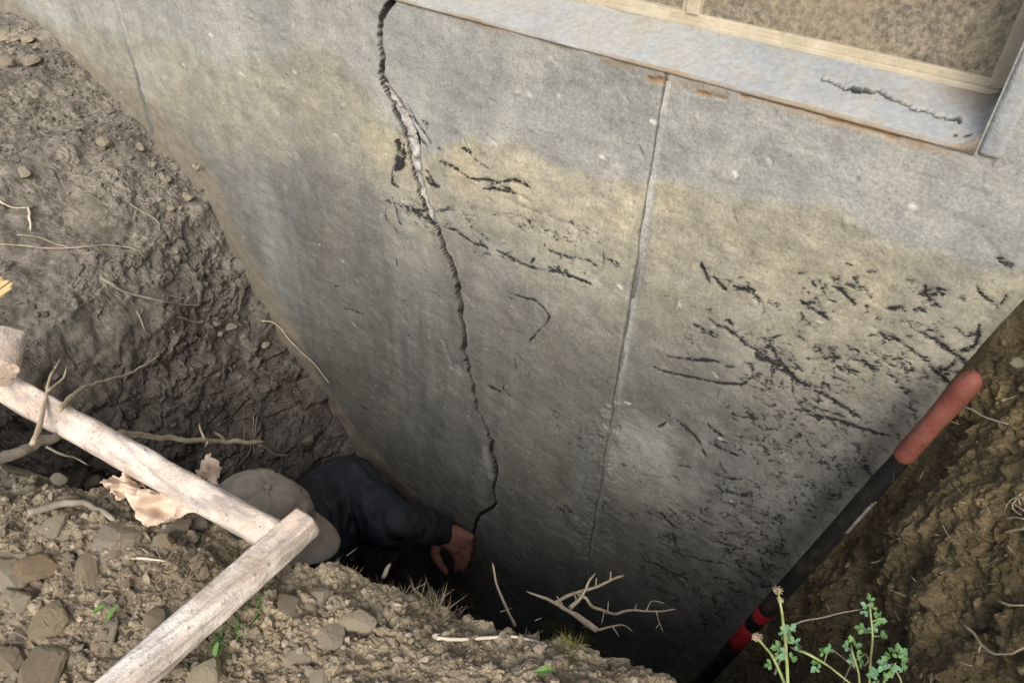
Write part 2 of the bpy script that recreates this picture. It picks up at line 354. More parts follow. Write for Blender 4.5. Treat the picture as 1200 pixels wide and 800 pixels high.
def poly_dist(pts, pad):
    pts = np.asarray(pts, float)
    x0, x1 = pts[:, 0].min() - pad, pts[:, 0].max() + pad; z0, z1 = pts[:, 1].min() - pad, pts[:, 1].max() + pad
    i0, i1 = np.searchsorted(xs, [x0, x1]); j0, j1 = np.searchsorted(zs, [z0, z1])
    i1 = max(i1, i0 + 1); j1 = max(j1, j0 + 1)
    sl_ = (slice(i0, i1), slice(j0, j1)); X = GX[sl_]; Z = GZ[sl_]
    best = np.full(X.shape, 9.0); tt = np.zeros(X.shape); side = np.zeros(X.shape); n = len(pts) - 1
    for q in range(n):
        a, b = pts[q], pts[q + 1]; ab = b - a; L2 = ab.dot(ab) + 1e-12
        t = np.clip(((X - a[0]) * ab[0] + (Z - a[1]) * ab[1]) / L2, 0, 1)
        dx = X - a[0] - t * ab[0]; dz = Z - a[1] - t * ab[1]; dd = np.hypot(dx, dz)
        nn = dd < best; best = np.where(nn, dd, best); tt = np.where(nn, q + t, tt)
        side = np.where(nn, np.sign(ab[0] * dz - ab[1] * dx), side)
    return sl_, best, tt / max(n, 1), side
def w2(pxl):
    p = on_wall(np.array([q[0] for q in pxl]), np.array([q[1] for q in pxl])); return p[:, [0, 2]]
def scuff(pxl, w=3.0, s=1.0, broken=0.5, taper=True, relief=0.0012):
    pts = w2(pxl); wd = w * 0.00125
    sl_, dd, tt, _ = poly_dist(pts, wd * 3 + 0.006)
    tp = np.clip(np.minimum(tt, 1 - tt) * 6, 0.35, 1) if taper else 1.0
    dd = dd + N2[sl_] * wd * 0.9 + N4[sl_] * 0.0012
    mk = (1 - sstep(wd * 0.15 * tp, wd * 1.1 * tp + 0.0017, dd)) * s
    mk = mk * sstep(broken - 0.22, broken + 0.12, N1[sl_] * 0.55 + 0.25 * N2[sl_] + 0.32)
    tar[sl_] = np.maximum(tar[sl_], mk); D[sl_] += relief * mk

# tan stain of the old grade and its upper edge
edge = w2([(0, 15), (60, 38), (100, 30), (150, 45), (200, 48), (262, 80), (300, 72), (345, 55), (385, 60), (415, 85), (445, 130), (500, 182), (520, 165), (560, 154), (615, 170), (645, 198),
           (700, 210), (760, 208), (800, 214), (860, 232), (930, 240), (985, 248), (1010, 272), (1080, 285), (1120, 305), (1200, 325)])
o_ = np.argsort(edge[:, 0]); eb = np.interp(GX, edge[o_, 0], edge[o_, 1])
below = eb - GZ + 0.012 * fbm(GX * 30, GZ * 30, 4, 21) + 0.02 * fbm(GX * 9, GZ * 9, 3, 22)
fade = np.interp(GX, [-2.8, -1.6, -0.9, -0.4, 0.2], [0.30, 0.30, 0.26, 0.34, 0.40])
soft = np.interp(GX, [-1.6, -1.0, -0.9], [0.05, 0.06, 0.008])
tanm = sstep(-soft, soft + 0.006, below) * (1 - 0.88 * sstep(0.15, 1.0, below / fade)) * (0.75 + 0.35 * fbm(GX * 7, GZ * 7, 4, 24))
tanm = np.clip(tanm * np.interp(GX, [-1.5, -0.9], [0.62, 1.0]) * (0.82 + 0.5 * fbm(GX * 16, GZ * 16, 4, 26)), 0, 1)
upperm = np.clip((1 - sstep(-soft * 0.5, soft + 0.022, below)) * (0.9 + 0.2 * fbm(GX * 10, GZ * 10, 3, 25)), 0, 1)
damp_shadem = sstep(0.12, 0.55, below) * np.clip(0.55 + 0.9 * fbm(GX * 5, GZ * 1.5, 3, 27), 0, 1)  # deeper wall tone: dampness with pit shade painted in
lb = w2([(230, 225), (330, 300), (420, 1000)])
damp_shadem = np.maximum(damp_shadem, 0.9 * np.exp(-((GX + 1.45) / 0.16) ** 2) * sstep(0.05, 0.3, below))  # bluish band: sky sheen painted into the colour
damp_shadem = np.maximum(damp_shadem, 0.9 * np.exp(-((GX + 0.50) / 0.035) ** 2) * sstep(0.25, 0.6, below))
# mud smeared on the wall beside the left bank
me_ = w2([(20, 0), (70, 40), (140, 85), (205, 135), (255, 215), (290, 280), (330, 350), (380, 450), (420, 500), (470, 560)]); me_ = me_[np.argsort(me_[:, 0])]
mudm = 1 - sstep(-0.05, 0.02, GZ - np.interp(GX, me_[:, 0], me_[:, 1]) + 0.05 * fbm(GX * 14, GZ * 14, 4, 31))
mudm = np.where(GX < -1.0, mudm * np.clip(0.75 + 0.5 * N3, 0, 1), 0)
rb = w2([(1200, 300), (1140, 410), (1050, 500), (940, 640), (850, 760)]); rb = rb[np.argsort(rb[:, 0])]
mr = 1 - sstep(-0.05, 0.02, np.interp(GZ, rb[:, 1], rb[:, 0]) - GX + 0.03 * fbm(GX * 18, GZ * 18, 4, 33))
mudm = np.maximum(mudm, 0.8 * mr * (GX > -0.4) * np.clip(0.6 + 0.8 * N3, 0, 1))

bl = np.exp(-((GX + 1.50 - 0.25 * (GZ + 0.3)) / 0.13) ** 2) * sstep(0.05, 0.2, below) * (1 - sstep(0.5, 0.9, below)); upperm = np.maximum(upperm, 0.55 * bl * np.clip(0.6 + 0.9 * fbm(GX * 9, GZ * 3, 4, 35), 0, 1))  # lighter blue-grey band, sky light painted on the wall
bl2 = np.clip(fbm(GX * 6, GZ * 6, 4, 36) * 1.6 - 0.1, 0, 0.6) * sstep(0.15, 0.3, below) * (1 - sstep(0.45, 0.8, below)) * (GX > -0.45); upperm = np.maximum(upperm, bl2)
upperm = np.maximum(upperm, 0.62 * (1 - sstep(0.08, np.interp(GX, [-2.4, -1.2, -0.5, 0.1], [0.75, 0.5, 0.42, 0.42]), below)) * np.clip(0.85 + 0.7 * fbm(GX * 8, GZ * 8, 4, 38), 0, 1))  # pale base fades with depth, light falloff painted in
# relief: gentle waviness, form texture, pits and chips
D += 0.004 * fbm(GX * 6, GZ * 6, 3, 41) + 0.0016 * fbm(GX * 26, GZ * 40, 4, 42) + 0.0006 * N2
r2 = np.random.default_rng(11)
for q in range(520):                          # small chips and gouges
    x = r2.uniform(-2.3, 0.12); z = r2.uniform(-0.9, 0.40)
    ang = r2.normal(-0.35, 0.5); L = r2.uniform(0.001, 0.007) * (1.8 if r2.random() < 0.1 else 1)
    sl_, dd, tt, sd = poly_dist([(x - L * math.cos(ang), z - L * math.sin(ang)), (x + L * math.cos(ang), z + L * math.sin(ang))], 0.016)
    w = r2.uniform(0.001, 0.003); mk = 1 - sstep(w * 0.3, w * 1.5, dd + N2[sl_] * w * 1.6)
    D[sl_] += r2.choice([0.0022, -0.0012]) * mk
    if r2.random() < 0.10: pale[sl_] = np.maximum(pale[sl_], mk * r2.uniform(0.2, 0.6))
for (x, y, w) in [(620, 113, 3.2), (283, 88, 3.5), (297, 78, 2), (247, 42, 2), (215, 77, 2), (655, 115, 2), (705, 185, 2), (860, 204, 2.5), (345, 85, 2), (1068, 243, 2.5), (605, 108, 2), (727, 336, 2.5), (765, 143, 3), (1142, 405, 2)]:
    p = w2([(x - 1.4, y - 1.5), (x + 1.6, y + 1.2)]); sl_, dd, tt, sd = poly_dist(p, 0.02)
    mk = 0.8 * (1 - sstep(0.0004 * w, 0.0014 * w, dd + N2[sl_] * 0.0028 + N4[sl_] * 0.0015)); pale[sl_] = np.maximum(pale[sl_], mk); D[sl_] -= 0.002 * mk

# the main crack: centre line and half widths in pixels
CR = [(461, -2, 4), (452, 10, 4), (446, 28, 3.5), (444, 45, 2.8), (447, 60, 3), (448, 74, 3), (446, 88, 3.2), (450, 100, 4), (458, 112, 6), (466, 122, 7), (473, 138, 9), (480, 152, 9),
      (484, 170, 10), (487, 190, 10), (489, 205, 8), (495, 222, 8), (500, 238, 7), (506, 252, 7), (511, 264, 5.5), (517, 280, 5), (523, 298, 5), (531, 314, 5), (536, 330, 4.5), (536, 345, 4.5),
      (541, 356, 4), (539, 368, 4), (544, 384, 4), (545, 394, 3.6), (542, 408, 3), (547, 422, 3), (549, 432, 2.5), (552, 446, 2.5), (554, 462, 2), (558, 482, 2), (565, 490, 2), (572, 507, 2.2),
      (576, 520, 3), (577, 535, 4), (581, 550, 4), (580, 563, 2.5), (577, 573, 2), (581, 590, 2), (572, 597, 2), (561, 603, 2), (558, 612, 2), (555, 622, 2.2), (547, 632, 2.5), (541, 648, 2), (530, 670, 2)]
_r = np.random.default_rng(3); CR2 = []
for (a, b, w_), (a2, b2, w2_) in zip(CR[:-1], CR[1:]):
    CR2 += [(a, b, w_)] + [(a + (a2 - a) * t + _r.normal(0, 1.1), b + (b2 - b) * t, (w_ + (w2_ - w_) * t) * _r.uniform(0.75, 1.2)) for t in (0.33, 0.67)]
CR = CR2 + [CR[-1]]
cpts = w2(CR); ql = w2([(a - b, y) for a, y, b in CR]); qr = w2([(a + b, y) for a, y, b in CR]); chw = 0.5 * np.hypot(*(qr - ql).T)
sl_, dd, tt, sd = poly_dist(cpts, 0.06)
hw = np.interp(tt * (len(CR) - 1), np.arange(len(CR)), chw) * np.interp(tt, [0, 0.22, 0.28, 0.5, 0.6, 1], [0.6, 0.85, 0.58, 0.5, 0.48, 0.42])
dn = dd + 0.0016 * N3[sl_] + 0.0007 * N2[sl_]
groove = 1 - sstep(hw * 0.62, hw * 0.95 + 0.0004, dn)
D[sl_] += groove * np.clip(hw * 3.5, 0.012, 0.03)
D[sl_] -= 0.0012 * np.exp(-((dd - hw * 1.4) / 0.005) ** 2) * (0.3 + N2[sl_]); pale[sl_] = np.maximum(pale[sl_], 0.35 * np.exp(-((dd - hw * 1.25) / 0.003) ** 2) * (sd > 0) * np.clip(0.2 + 1.5 * N3[sl_], 0, 1) * sstep(0.15, 0.3, tt))
halo = np.exp(-(dd / 0.022) ** 2) * np.clip(0.5 + N3[sl_], 0, 1) * sstep(0.20, 0.35, tt)
tar[sl_] = np.maximum(tar[sl_], 0.28 * halo)
groove_dark[sl_] = np.maximum(groove_dark[sl_], (1 - sstep(hw * 0.9 + 0.0008, hw * 0.98 + 0.0028, dn)) * np.clip(1.0 + 0.2 * N3[sl_], 0.8, 1))  # inner darkness of the crack painted into the colour as shade
# broken flake beside the lower crack
sl_, dd, tt, sd = poly_dist(w2([(569, 525), (572, 540), (575, 558)]), 0.05)
mk = 1 - sstep(0.004, 0.014, dd + 0.004 * N2[sl_]); D[sl_] += 0.004 * mk; pale[sl_] = np.maximum(pale[sl_], 0.10 * mk)
sl_, dd, tt, sd = poly_dist(w2([(520, 400), (530, 430), (538, 425), (540, 438)]), 0.05)
mk = 1 - sstep(0.003, 0.010, dd + 0.006 * N2[sl_]); D[sl_] += 0.003 * mk
# side crack of the upper break
for pl, wv in (([(478, 125), (486, 140), (492, 150), (500, 160), (504, 168)], 1.6), ([(486, 148), (492, 162), (500, 172)], 1.2)):
    scuff(pl, wv, 0.9, 0.15, relief=0.004)
# hairline at the right edge and a few scratches
scuff([(1143, 262), (1160, 285), (1178, 305), (1200, 318)], 1.0, 0.35, 0.35); scuff([(1168, 300), (1176, 308), (1183, 312)], 3, 0.9, 0.3)
scuff([(590, 232), (612, 240), (632, 248), (650, 255), (668, 262), (690, 268)], 1.2, 0.5, 0.2)
scuff([(572, 86), (580, 92), (590, 100)], 1.2, 0.15, 0.2)

# tar marks seen on the wall
T = [([(468, 162), (466, 185), (462, 205)], 9, 1, .33), ([(474, 165), (472, 190), (466, 200)], 7, 1, .3), ([(460, 195), (459, 215), (466, 219)], 4, 1, .38),
     ([(497, 205), (505, 215), (515, 218)], 5, 1, .42), ([(500, 200), (508, 212)], 4, .9, .42), ([(460, 232), (465, 248), (468, 262), (472, 264)], 3, .9, .45),
     ([(452, 240), (452, 256), (462, 268), (466, 274)], 2.5, .8, .5), ([(470, 242), (485, 246), (500, 248)], 6, 1, .45), ([(486, 250), (500, 256), (508, 262)], 4, 1, .4),
     ([(514, 248), (526, 244), (536, 246)], 5, .9, .5), ([(540, 246), (548, 256), (556, 262)], 6, .8, .52), ([(495, 140), (500, 146), (500, 152)], 3.5, .9, .4), ([(512, 172), (517, 176)], 3.5, 1, .35),
     ([(540, 172), (547, 176), (553, 178)], 3, .9, .4), ([(553, 182), (562, 190), (575, 198)], 1.6, .7, .4), ([(517, 189), (530, 194), (541, 202)], 4, 1, .45), ([(541, 202), (552, 209), (566, 210), (580, 212)], 2.4, 1, .38),
     ([(575, 216), (590, 213), (603, 210), (617, 215), (622, 220)], 2.6, 1, .4), ([(566, 222), (580, 220), (592, 224), (606, 226)], 3, 1, .42), ([(580, 212), (592, 219), (600, 222)], 2.5, .9, .4), ([(598, 211), (612, 214), (621, 219)], 2, .9, .38),
     ([(522, 266), (534, 270), (545, 278), (555, 285), (566, 288), (572, 292)], 3.2, 1, .36), ([(545, 262), (560, 270), (572, 284)], 5, .7, .58), ([(552, 292), (560, 298), (568, 302)], 4, .7, .55), ([(560, 275), (575, 282)], 3, .6, .5),
     ([(583, 294), (596, 300), (608, 306), (620, 312), (638, 317)], 2.6, 1, .28), ([(622, 308), (627, 302)], 2, .9, .3), ([(647, 316), (656, 317)], 2.2, 1, .3), ([(656, 319), (672, 324), (692, 332)], 2.4, 1, .32),
     ([(637, 292), (650, 296), (662, 300), (674, 302), (690, 306), (702, 314)], 1.8, .9, .42), ([(640, 285), (636, 292)], 2, .7, .45), ([(706, 294), (707, 306), (705, 316)], 1.5, .7, .45),
     ([(588, 338), (600, 344), (614, 348), (628, 351), (636, 358), (643, 366), (645, 370), (641, 378), (634, 384)], 1.5, .95, .22), ([(634, 384), (627, 393), (620, 399)], 2.5, .95, .33), ([(594, 346), (604, 352)], 2, .7, .5), ([(592, 384), (604, 387), (616, 392)], 2, .6, .5),
     ([(571, 452), (580, 456), (590, 460)], 4, .95, .42), ([(589, 446), (590, 456), (596, 462), (601, 466)], 2.4, .95, .36), ([(603, 420), (606, 432)], 2.4, .8, .4), ([(510, 342), (516, 350)], 3.5, .6, .5), ([(478, 392), (484, 400)], 4, .7, .5), ([(463, 302), (466, 312)], 2.4, .9, .4),
     ([(402, 362), (412, 364), (424, 368)], 1.6, .9, .3), ([(414, 283), (434, 283)], 2.2, .6, .5), ([(440, 320), (452, 326), (464, 330)], 1.4, .5, .4), ([(640, 486), (646, 492)], 4, .6, .5), ([(396, 486), (410, 492), (420, 506), (434, 526)], 5, .5, .55), ([(470, 564), (486, 574), (490, 578)], 2, .9, .35),
     # right of the seam
     ([(821, 309), (825, 320), (832, 331)], 3.4, 1, .26), ([(837, 325), (844, 332), (851, 340)], 3.2, 1, .3), ([(862, 336), (872, 339), (888, 340)], 3.6, 1, .36), ([(846, 326), (858, 330)], 1.6, .8, .4), ([(864, 325), (870, 326)], 2, .9, .35),
     ([(937, 351), (946, 360), (955, 364), (962, 368), (968, 374)], 3, 1, .4), ([(928, 316), (936, 320), (944, 320)], 2.4, .8, .45), ([(978, 337), (986, 341), (994, 350), (1001, 356)], 3.4, 1, .38), ([(990, 334), (1000, 336)], 2, .9, .4), ([(1013, 360), (1017, 360)], 2, .8, .4),
     ([(1070, 346), (1084, 343), (1096, 345), (1112, 345)], 3, 1, .42), ([(1080, 340), (1090, 338), (1110, 340)], 2.5, .9, .46), ([(1036, 362), (1046, 362), (1056, 360), (1060, 365)], 3, 1, .38), ([(1070, 364), (1078, 362), (1084, 366)], 2.4, .9, .38),
     ([(1143, 334), (1148, 342), (1160, 352), (1169, 360)], 2.2, 1, .22), ([(1169, 360), (1176, 352), (1180, 344)], 1.6, .9, .3), ([(1018, 318), (1026, 319)], 2, .9, .3), ([(1000, 325), (1006, 326)], 1.6, .8, .3), ([(990, 309), (998, 312)], 1.8, .9, .3),
     ([(810, 379), (820, 383), (830, 390), (842, 396)], 2.6, 1, .4), ([(822, 390), (834, 388), (845, 395)], 2, .9, .42), ([(831, 372), (838, 380), (850, 383), (860, 392), (870, 400), (880, 407)], 3.6, 1, .36),
     ([(860, 392), (868, 398), (876, 405)], 4.5, 1, .38), ([(884, 408), (896, 418), (908, 426), (920, 434), (930, 442), (945, 450), (960, 460), (975, 468), (990, 477), (1005, 488)], 3.6, 1, .34), ([(886, 414), (894, 420), (900, 423)], 5.5, 1, .36), ([(905, 410), (914, 424), (924, 432)], 3, 1, .4), ([(900, 405), (910, 413)], 2.4, .9, .4),
     ([(902, 397), (915, 393)], 1.4, .9, .3), ([(782, 416), (796, 419), (810, 421), (826, 423), (838, 424)], 2.2, .95, .34), ([(818, 421), (830, 422), (845, 424)], 2.5, 1, .3), ([(850, 428), (862, 430)], 2, .9, .4),
     ([(766, 429), (776, 434), (790, 438), (806, 441), (820, 444), (840, 448), (856, 449), (868, 450), (876, 446), (882, 441)], 1.8, 1, .22), ([(872, 425), (880, 426), (882, 434)], 3, .9, .45), ([(796, 438), (803, 442)], 3, .8, .4),
     ([(928, 440), (929, 455), (930, 465), (938, 474), (950, 484), (962, 489), (978, 492), (996, 497), (1020, 505), (1050, 514)], 3, 1, .32), ([(926, 462), (944, 472), (962, 480), (990, 488)], 2.2, .9, .42), ([(930, 478), (944, 484), (956, 488)], 2.4, .9, .4),
     ([(940, 420), (955, 421), (970, 420), (985, 418)], 2.4, .9, .48), ([(984, 432), (998, 434), (1008, 436)], 2.2, 1, .34), ([(968, 412), (978, 416), (986, 422)], 2, .8, .48), ([(998, 420), (1008, 424), (1016, 424)], 2.2, .9, .44), ([(974, 440), (990, 446), (1000, 456)], 3, .9, .5), ([(1012, 426), (1022, 430), (1030, 436)], 2.2, .9, .45),
     ([(1045, 396), (1056, 402), (1066, 410), (1078, 418), (1086, 424)], 2.4, 1, .4), ([(1074, 388), (1082, 392), (1094, 398), (1106, 407), (1114, 412), (1122, 418)], 3, 1, .34), ([(1147, 382), (1146, 396), (1142, 406), (1134, 410), (1124, 413)], 2.6, 1, .28), ([(1122, 418), (1130, 424), (1136, 434)], 2.8, .9, .34), ([(1120, 420), (1116, 428), (1106, 434)], 2.8, 1, .36), ([(1173, 382), (1176, 395)], 3, .8, .45),
     ([(1088, 428), (1096, 436), (1104, 444), (1112, 450)], 2.6, 1, .36), ([(1046, 420), (1058, 428), (1068, 434)], 2.4, .9, .42), ([(1040, 438), (1050, 444), (1056, 456), (1066, 464)], 2.8, .9, .44),
     ([(854, 480), (862, 486), (872, 488), (882, 490)], 2.6, .9, .42), ([(874, 448), (888, 454), (902, 458), (912, 458)], 1.8, .8, .42), ([(888, 462), (896, 472), (906, 476), (916, 486)], 2, .8, .46), ([(772, 500), (780, 495)], 1.8, .9, .3), ([(790, 490), (798, 497), (806, 503), (812, 510)], 3.2, 1, .36), ([(805, 505), (815, 513), (822, 524), (828, 538)], 2.6, 1, .3),
     ([(828, 496), (836, 503), (848, 512)], 2.8, 1, .36), ([(832, 520), (845, 526), (858, 530), (868, 536)], 4, 1, .42), ([(795, 545), (802, 547), (812, 549)], 2.8, .8, .3), ([(842, 540), (846, 550), (852, 556)], 2.6, .9, .4), ([(832, 554), (850, 560), (868, 562)], 3, .9, .4), ([(836, 570), (850, 576), (866, 582), (880, 578)], 4.5, .9, .42),
     ([(774, 598), (782, 610), (792, 618)], 2.4, 1, .25), ([(788, 620), (790, 636), (796, 648)], 2, .9, .35), ([(752, 555), (768, 558), (780, 560)], 1.1, .6, .25), ([(788, 557), (796, 563)], 2, .9, .35), ([(796, 598), (812, 604), (826, 612), (840, 618)], 3, .8, .45), ([(768, 628), (784, 634), (800, 628)], 2.4, .7, .45), ([(830, 634), (850, 638), (872, 644)], 2.2, .9, .32), ([(746, 646), (752, 650), (756, 658), (770, 662), (785, 670), (800, 678), (810, 684)], 2.2, .9, .34),
     ([(800, 650), (820, 656), (845, 660), (858, 668)], 4, .8, .46), ([(726, 572), (736, 576), (744, 582)], 2, .5, .4), ([(694, 484), (698, 500), (706, 512), (704, 540), (700, 560), (696, 600)], 4, .5, .58)]
for pl, w, s, br in T: scuff(pl, w, s, br + 0.02)
# smaller scuffs scattered over the lower right of the wall, running down to the right
from math import hypot
def inpoly(x, y, P):
    c_ = False; j = len(P) - 1
    for i in range(len(P)):
        if (P[i][1] > y) != (P[j][1] > y) and x < (P[j][0] - P[i][0]) * (y - P[i][1]) / (P[j][1] - P[i][1]) + P[i][0]: c_ = not c_
        j = i
    return c_
zones = [([(880, 400), (1000, 400), (1110, 420), (1120, 450), (1000, 590), (900, 500)], 620), ([(850, 470), (1000, 500), (1010, 570), (900, 690), (740, 690), (760, 590), (850, 560)], 820),
         ([(760, 660), (900, 600), (930, 640), (860, 740), (780, 740)], 420), ([(770, 330), (1130, 320), (1130, 400), (800, 400)], 237), ([(560, 240), (720, 270), (720, 330), (580, 300)], 95), ([(450, 230), (560, 240), (580, 300), (520, 290)], 70), ([(640, 480), (800, 480), (800, 560), (700, 640), (640, 600)], 154), ([(300, 150), (450, 230), (560, 460), (440, 500), (320, 300)], 36)]
for P, n in zones:
    bx = [p[0] for p in P]; by = [p[1] for p in P]; c_ = 0
    while c_ < n:
        x0 = r2.uniform(min(bx), max(bx)); y0 = r2.uniform(min(by), max(by))
        if not inpoly(x0, y0, P): continue
        a0 = r2.normal(0.50, 0.28); run = r2.uniform(10, 60); kq = int(r2.integers(3, 11)); bend = r2.normal(0, 0.25)
        for q in range(kq):                      # a broken drag mark: short strokes strung along one line
            c_ += 1; u = r2.uniform(-0.5, 0.5); aa = a0 + bend * u; x = x0 + run * u * math.cos(aa) + r2.normal(0, 2.5); y = y0 + run * u * math.sin(aa) + r2.normal(0, 2.5)
            a = aa + r2.normal(0, 0.35); L = r2.uniform(1.2, 5.5)
            scuff([(x - L * math.cos(a), y - L * math.sin(a)), (x + r2.normal(0, 1.2), y + r2.normal(0, 1.2)), (x + L * math.cos(a + 0.3), y + L * math.sin(a + 0.3))], r2.uniform(0.4, 1.2), r2.uniform(0.42, 0.95), r2.uniform(0.2, 0.45), relief=0.0006)
# rough scaly marks along the lower seam
for q in range(150):
    y = r2.uniform(470, 660); x = float(np.interp(y, [470, 660], [718, 690])) + r2.normal(-2, 14); L = r2.uniform(2, 6); a = r2.normal(0.4, 0.4)
    pl = w2([(x - L, y - L * a), (x + L, y + L * a)]); sl_, dd, tt, sd = poly_dist(pl, 0.02); mk = 1 - sstep(0.001, 0.0035, dd + N2[sl_] * 0.001)
    D[sl_] += 0.0011 * mk * r2.choice([1, -1]); pale[sl_] = np.maximum(pale[sl_], 0.08 * mk * (r2.random() < 0.5))
sx0 = float(w2([(783, 85), (690, 660)])[:, 0].mean())
for xq, hx in ((sx0, 0.013), (float(w2([(135, 0), (172, 135)])[:, 0].mean()), 0.03)):
    off = GX - xq - 0.002 * fbm(GZ * 18, GZ * 0, 3, 61 if hx < 0.02 else 71); band = sstep(-0.002, 0.002, off) * (1 - sstep(hx * 0.6, hx * 1.3, off + 0.004 * N3))
    upperm = np.maximum(upperm, 0.0)
    upperm = np.maximum(upperm, band * 0.75 * sstep(-0.3, 0.0, GZ)); tanm = tanm * (1 - 0.8 * band); pale = np.maximum(pale, 0.04 * band * (N2 > 0))
    ln_ = np.exp(-((off + (0.0035 if hx < 0.02 else 0.010)) / (0.0022 if hx < 0.02 else 0.006)) ** 2) * np.clip(0.75 + 0.8 * N3, 0, 1) * inf; D += 0.005 * ln_; groove_dark = np.maximum(groove_dark, (0.55 if hx < 0.02 else 0.45) * ln_)
# rust bleeding along the underside of the sill
ru = w2([(480, 6), (560, 26), (650, 50), (760, 82), (790, 96), (880, 112), (960, 136), (1060, 162), (1165, 188)])
sl_, dd, tt, sd = poly_dist(ru, 0.05)
rust[sl_] = np.maximum(rust[sl_], 0.6 * (1 - sstep(0.0, 0.010, dd + 0.006 * N2[sl_] - 0.002)) * np.clip(0.5 + N3[sl_], 0, 1))
for pl, w in (([(870, 113), (880, 110), (900, 116), (935, 125), (965, 136), (1005, 145), (1050, 160)], 2.6), ([(760, 94), (772, 93), (782, 100)], 1.6), ([(800, 103), (820, 110), (850, 116)], 1.3)):
    sl_, dd, tt, sd = poly_dist(w2(pl), 0.03); mk = 1 - sstep(0.0015 * w * .5, 0.0015 * w * 1.4, dd + N2[sl_] * 0.004); rust[sl_] = np.maximum(rust[sl_], 0.85 * mk); D[sl_] += 0.003 * mk

D = np.where(inf, D, 0.0)
D = np.where((np.abs(GZ - OZ0) < 0.004) | (GZ > OZ0), 0.15 * D, D)
V = np.stack([GX, D, GZ], -1).reshape(-1, 3)
Fq = grid_faces(len(xs), len(zs))
cx = 0.5 * (xs[:-1] + xs[1:])[:, None]; cz = 0.5 * (zs[:-1] + zs[1:])[None, :]
Fq = Fq[~((cx > OX0) & (cx < OX1) & (cz > OZ0) & (cz < OZ1))]
masks = np.stack([np.clip(tar, 0, 1), tanm, np.clip(pale, 0, 1), np.clip(rust, 0, 1)], -1).reshape(-1, 4)
masks2 = np.stack([upperm, np.clip(damp_shadem, 0, 1), np.clip(mudm, 0, 1), groove_dark], -1).reshape(-1, 4)
link('concrete_face', mesh_np('concrete_face', V, Fq, True, {'masks': masks, 'masks2': masks2}), M_CONC, foundation)

# form seams: narrow fins of concrete left between the form panels
def seam(x0, z0, z1, w, h, seed, skew=0.0):
    n = int((z1 - z0) / 0.006); zz = np.linspace(z0, z1, n); r = np.random.default_rng(seed)
    xo = x0 + 0.002 * fbm(zz * 18, zz * 0, 3, seed) + skew * (zz - z1)
    hh = h * np.clip(0.75 + 0.9 * fbm(zz * 45, zz * 0 + 3, 4, seed + 1), 0.12, 1.6); ww = w * np.clip(1 + 0.5 * fbm(zz * 25, zz * 0 + 9, 3, seed + 2), 0.5, 1.6)
    prof = [(-1.0, 0.004), (-0.62, -0.35), (-0.42, -1.0), (-0.15, -0.85), (0.15, -0.45), (0.55, -0.25), (1.0, 0.004)]
    P = []
    for a, b in prof:
        yy = np.where(b > 0, 0.006, b * hh) if b > 0 else b * hh
        P.append(np.stack([xo + a * ww, yy + 0 * zz, zz], -1))
    P = np.stack(P, 1)
    mk = np.zeros((n, len(prof), 4)); mk[..., 1] = (0.0 * (1 - sstep(0.12, 0.4, zz)) * sstep(-0.25, 0.1, zz))[:, None]; mk[..., 2] = 0.03
    m2 = np.zeros((n, len(prof), 4)); m2[..., 0] = sstep(0.05, 0.2, zz)[:, None]; m2[..., 1] = 0.7
    return mesh_np('form_seam', P.reshape(-1, 3), grid_faces(n, len(prof)), True, {'masks': mk.reshape(-1, 4), 'masks2': m2.reshape(-1, 4)})
xm = w2([(783, 85), (690, 660)]); xl = w2([(135, 0), (172, 135)])
link('form_seam', seam(float(xm[:, 0].mean()) + 0.003, -1.2, OZ0 - 0.012, 0.0062, 0.0045, 61), M_CONC, foundation)
link('form_seam', seam(float(xl[:, 0].mean()) + 0.008, -0.10, 0.9, 0.014, 0.005, 71), M_CONC, foundation)

# grey filler squeezed out of the crack
FL = [(452, 98, 2), (459, 112, 4), (466, 124, 5), (471, 136, 7), (477, 148, 7), (481, 158, 5), (483, 168, 7), (485, 182, 8), (486, 196, 7), (489, 208, 4), (493, 220, 6), (497, 232, 5.5), (503, 244, 4.5), (506, 254, 2.6), (511, 266, 1.6), (515, 276, 1.0)]
fp = w2([(a - 2.2, b) for a, b, _ in FL]); s_ = np.linspace(0, len(FL) - 1, 240); idx = np.arange(len(FL))
fx = np.interp(s_, idx, fp[:, 0]); fz = np.interp(s_, idx, fp[:, 1])
fw = np.interp(s_, idx, 0.5 * np.hypot(*(w2([(a + c_, b) for a, b, c_ in FL]) - w2([(a - c_, b) for a, b, c_ in FL])).T)) * np.interp(s_, [0, 12, 15], [0.80, 0.75, 0.5]) * (1 + 0.6 * fbm(s_ * 1.5, s_ * 0, 4, 77))
P = []
for q in range(9):
    a = math.pi * q / 8
    P.append(np.stack([fx - fw * 0.95 * math.cos(a) + 0.0015 * fbm(s_ * 3, s_ * 0 + q, 2, 79), 0.0135 - (0.0125 * math.sin(a)) * (0.65 + 0.9 * fbm(s_ * 1.6, s_ * 0 + q * 0.5, 4, 80)), fz], -1))
link('crack_filler', mesh_np('crack_filler', np.stack(P, 1).reshape(-1, 3), grid_faces(240, 9)), M_SEAL, foundation)

# window: sill, jamb, frame and panes
SB = 0.085                                    # set back of the frame
nx, ny = 460, 50
sx = np.linspace(OX0, OX1, nx); sy = np.linspace(0, 1, ny); SX, SY = np.meshgrid(sx, sy, indexing='ij')
z_front, z_back = OZ0 + 0.0, 0.72 - 0.2715 * (0.9 + SB)
SZ = z_front + (z_back - z_front) * (SY ** 0.85) + 0.0012 * fbm(SX * 30, SY * 3, 3, 81)
crk = w2([(960, 103), (985, 108), (1010, 108), (1030, 110), (1045, 120), (1070, 128), (1100, 134), (1130, 137)])
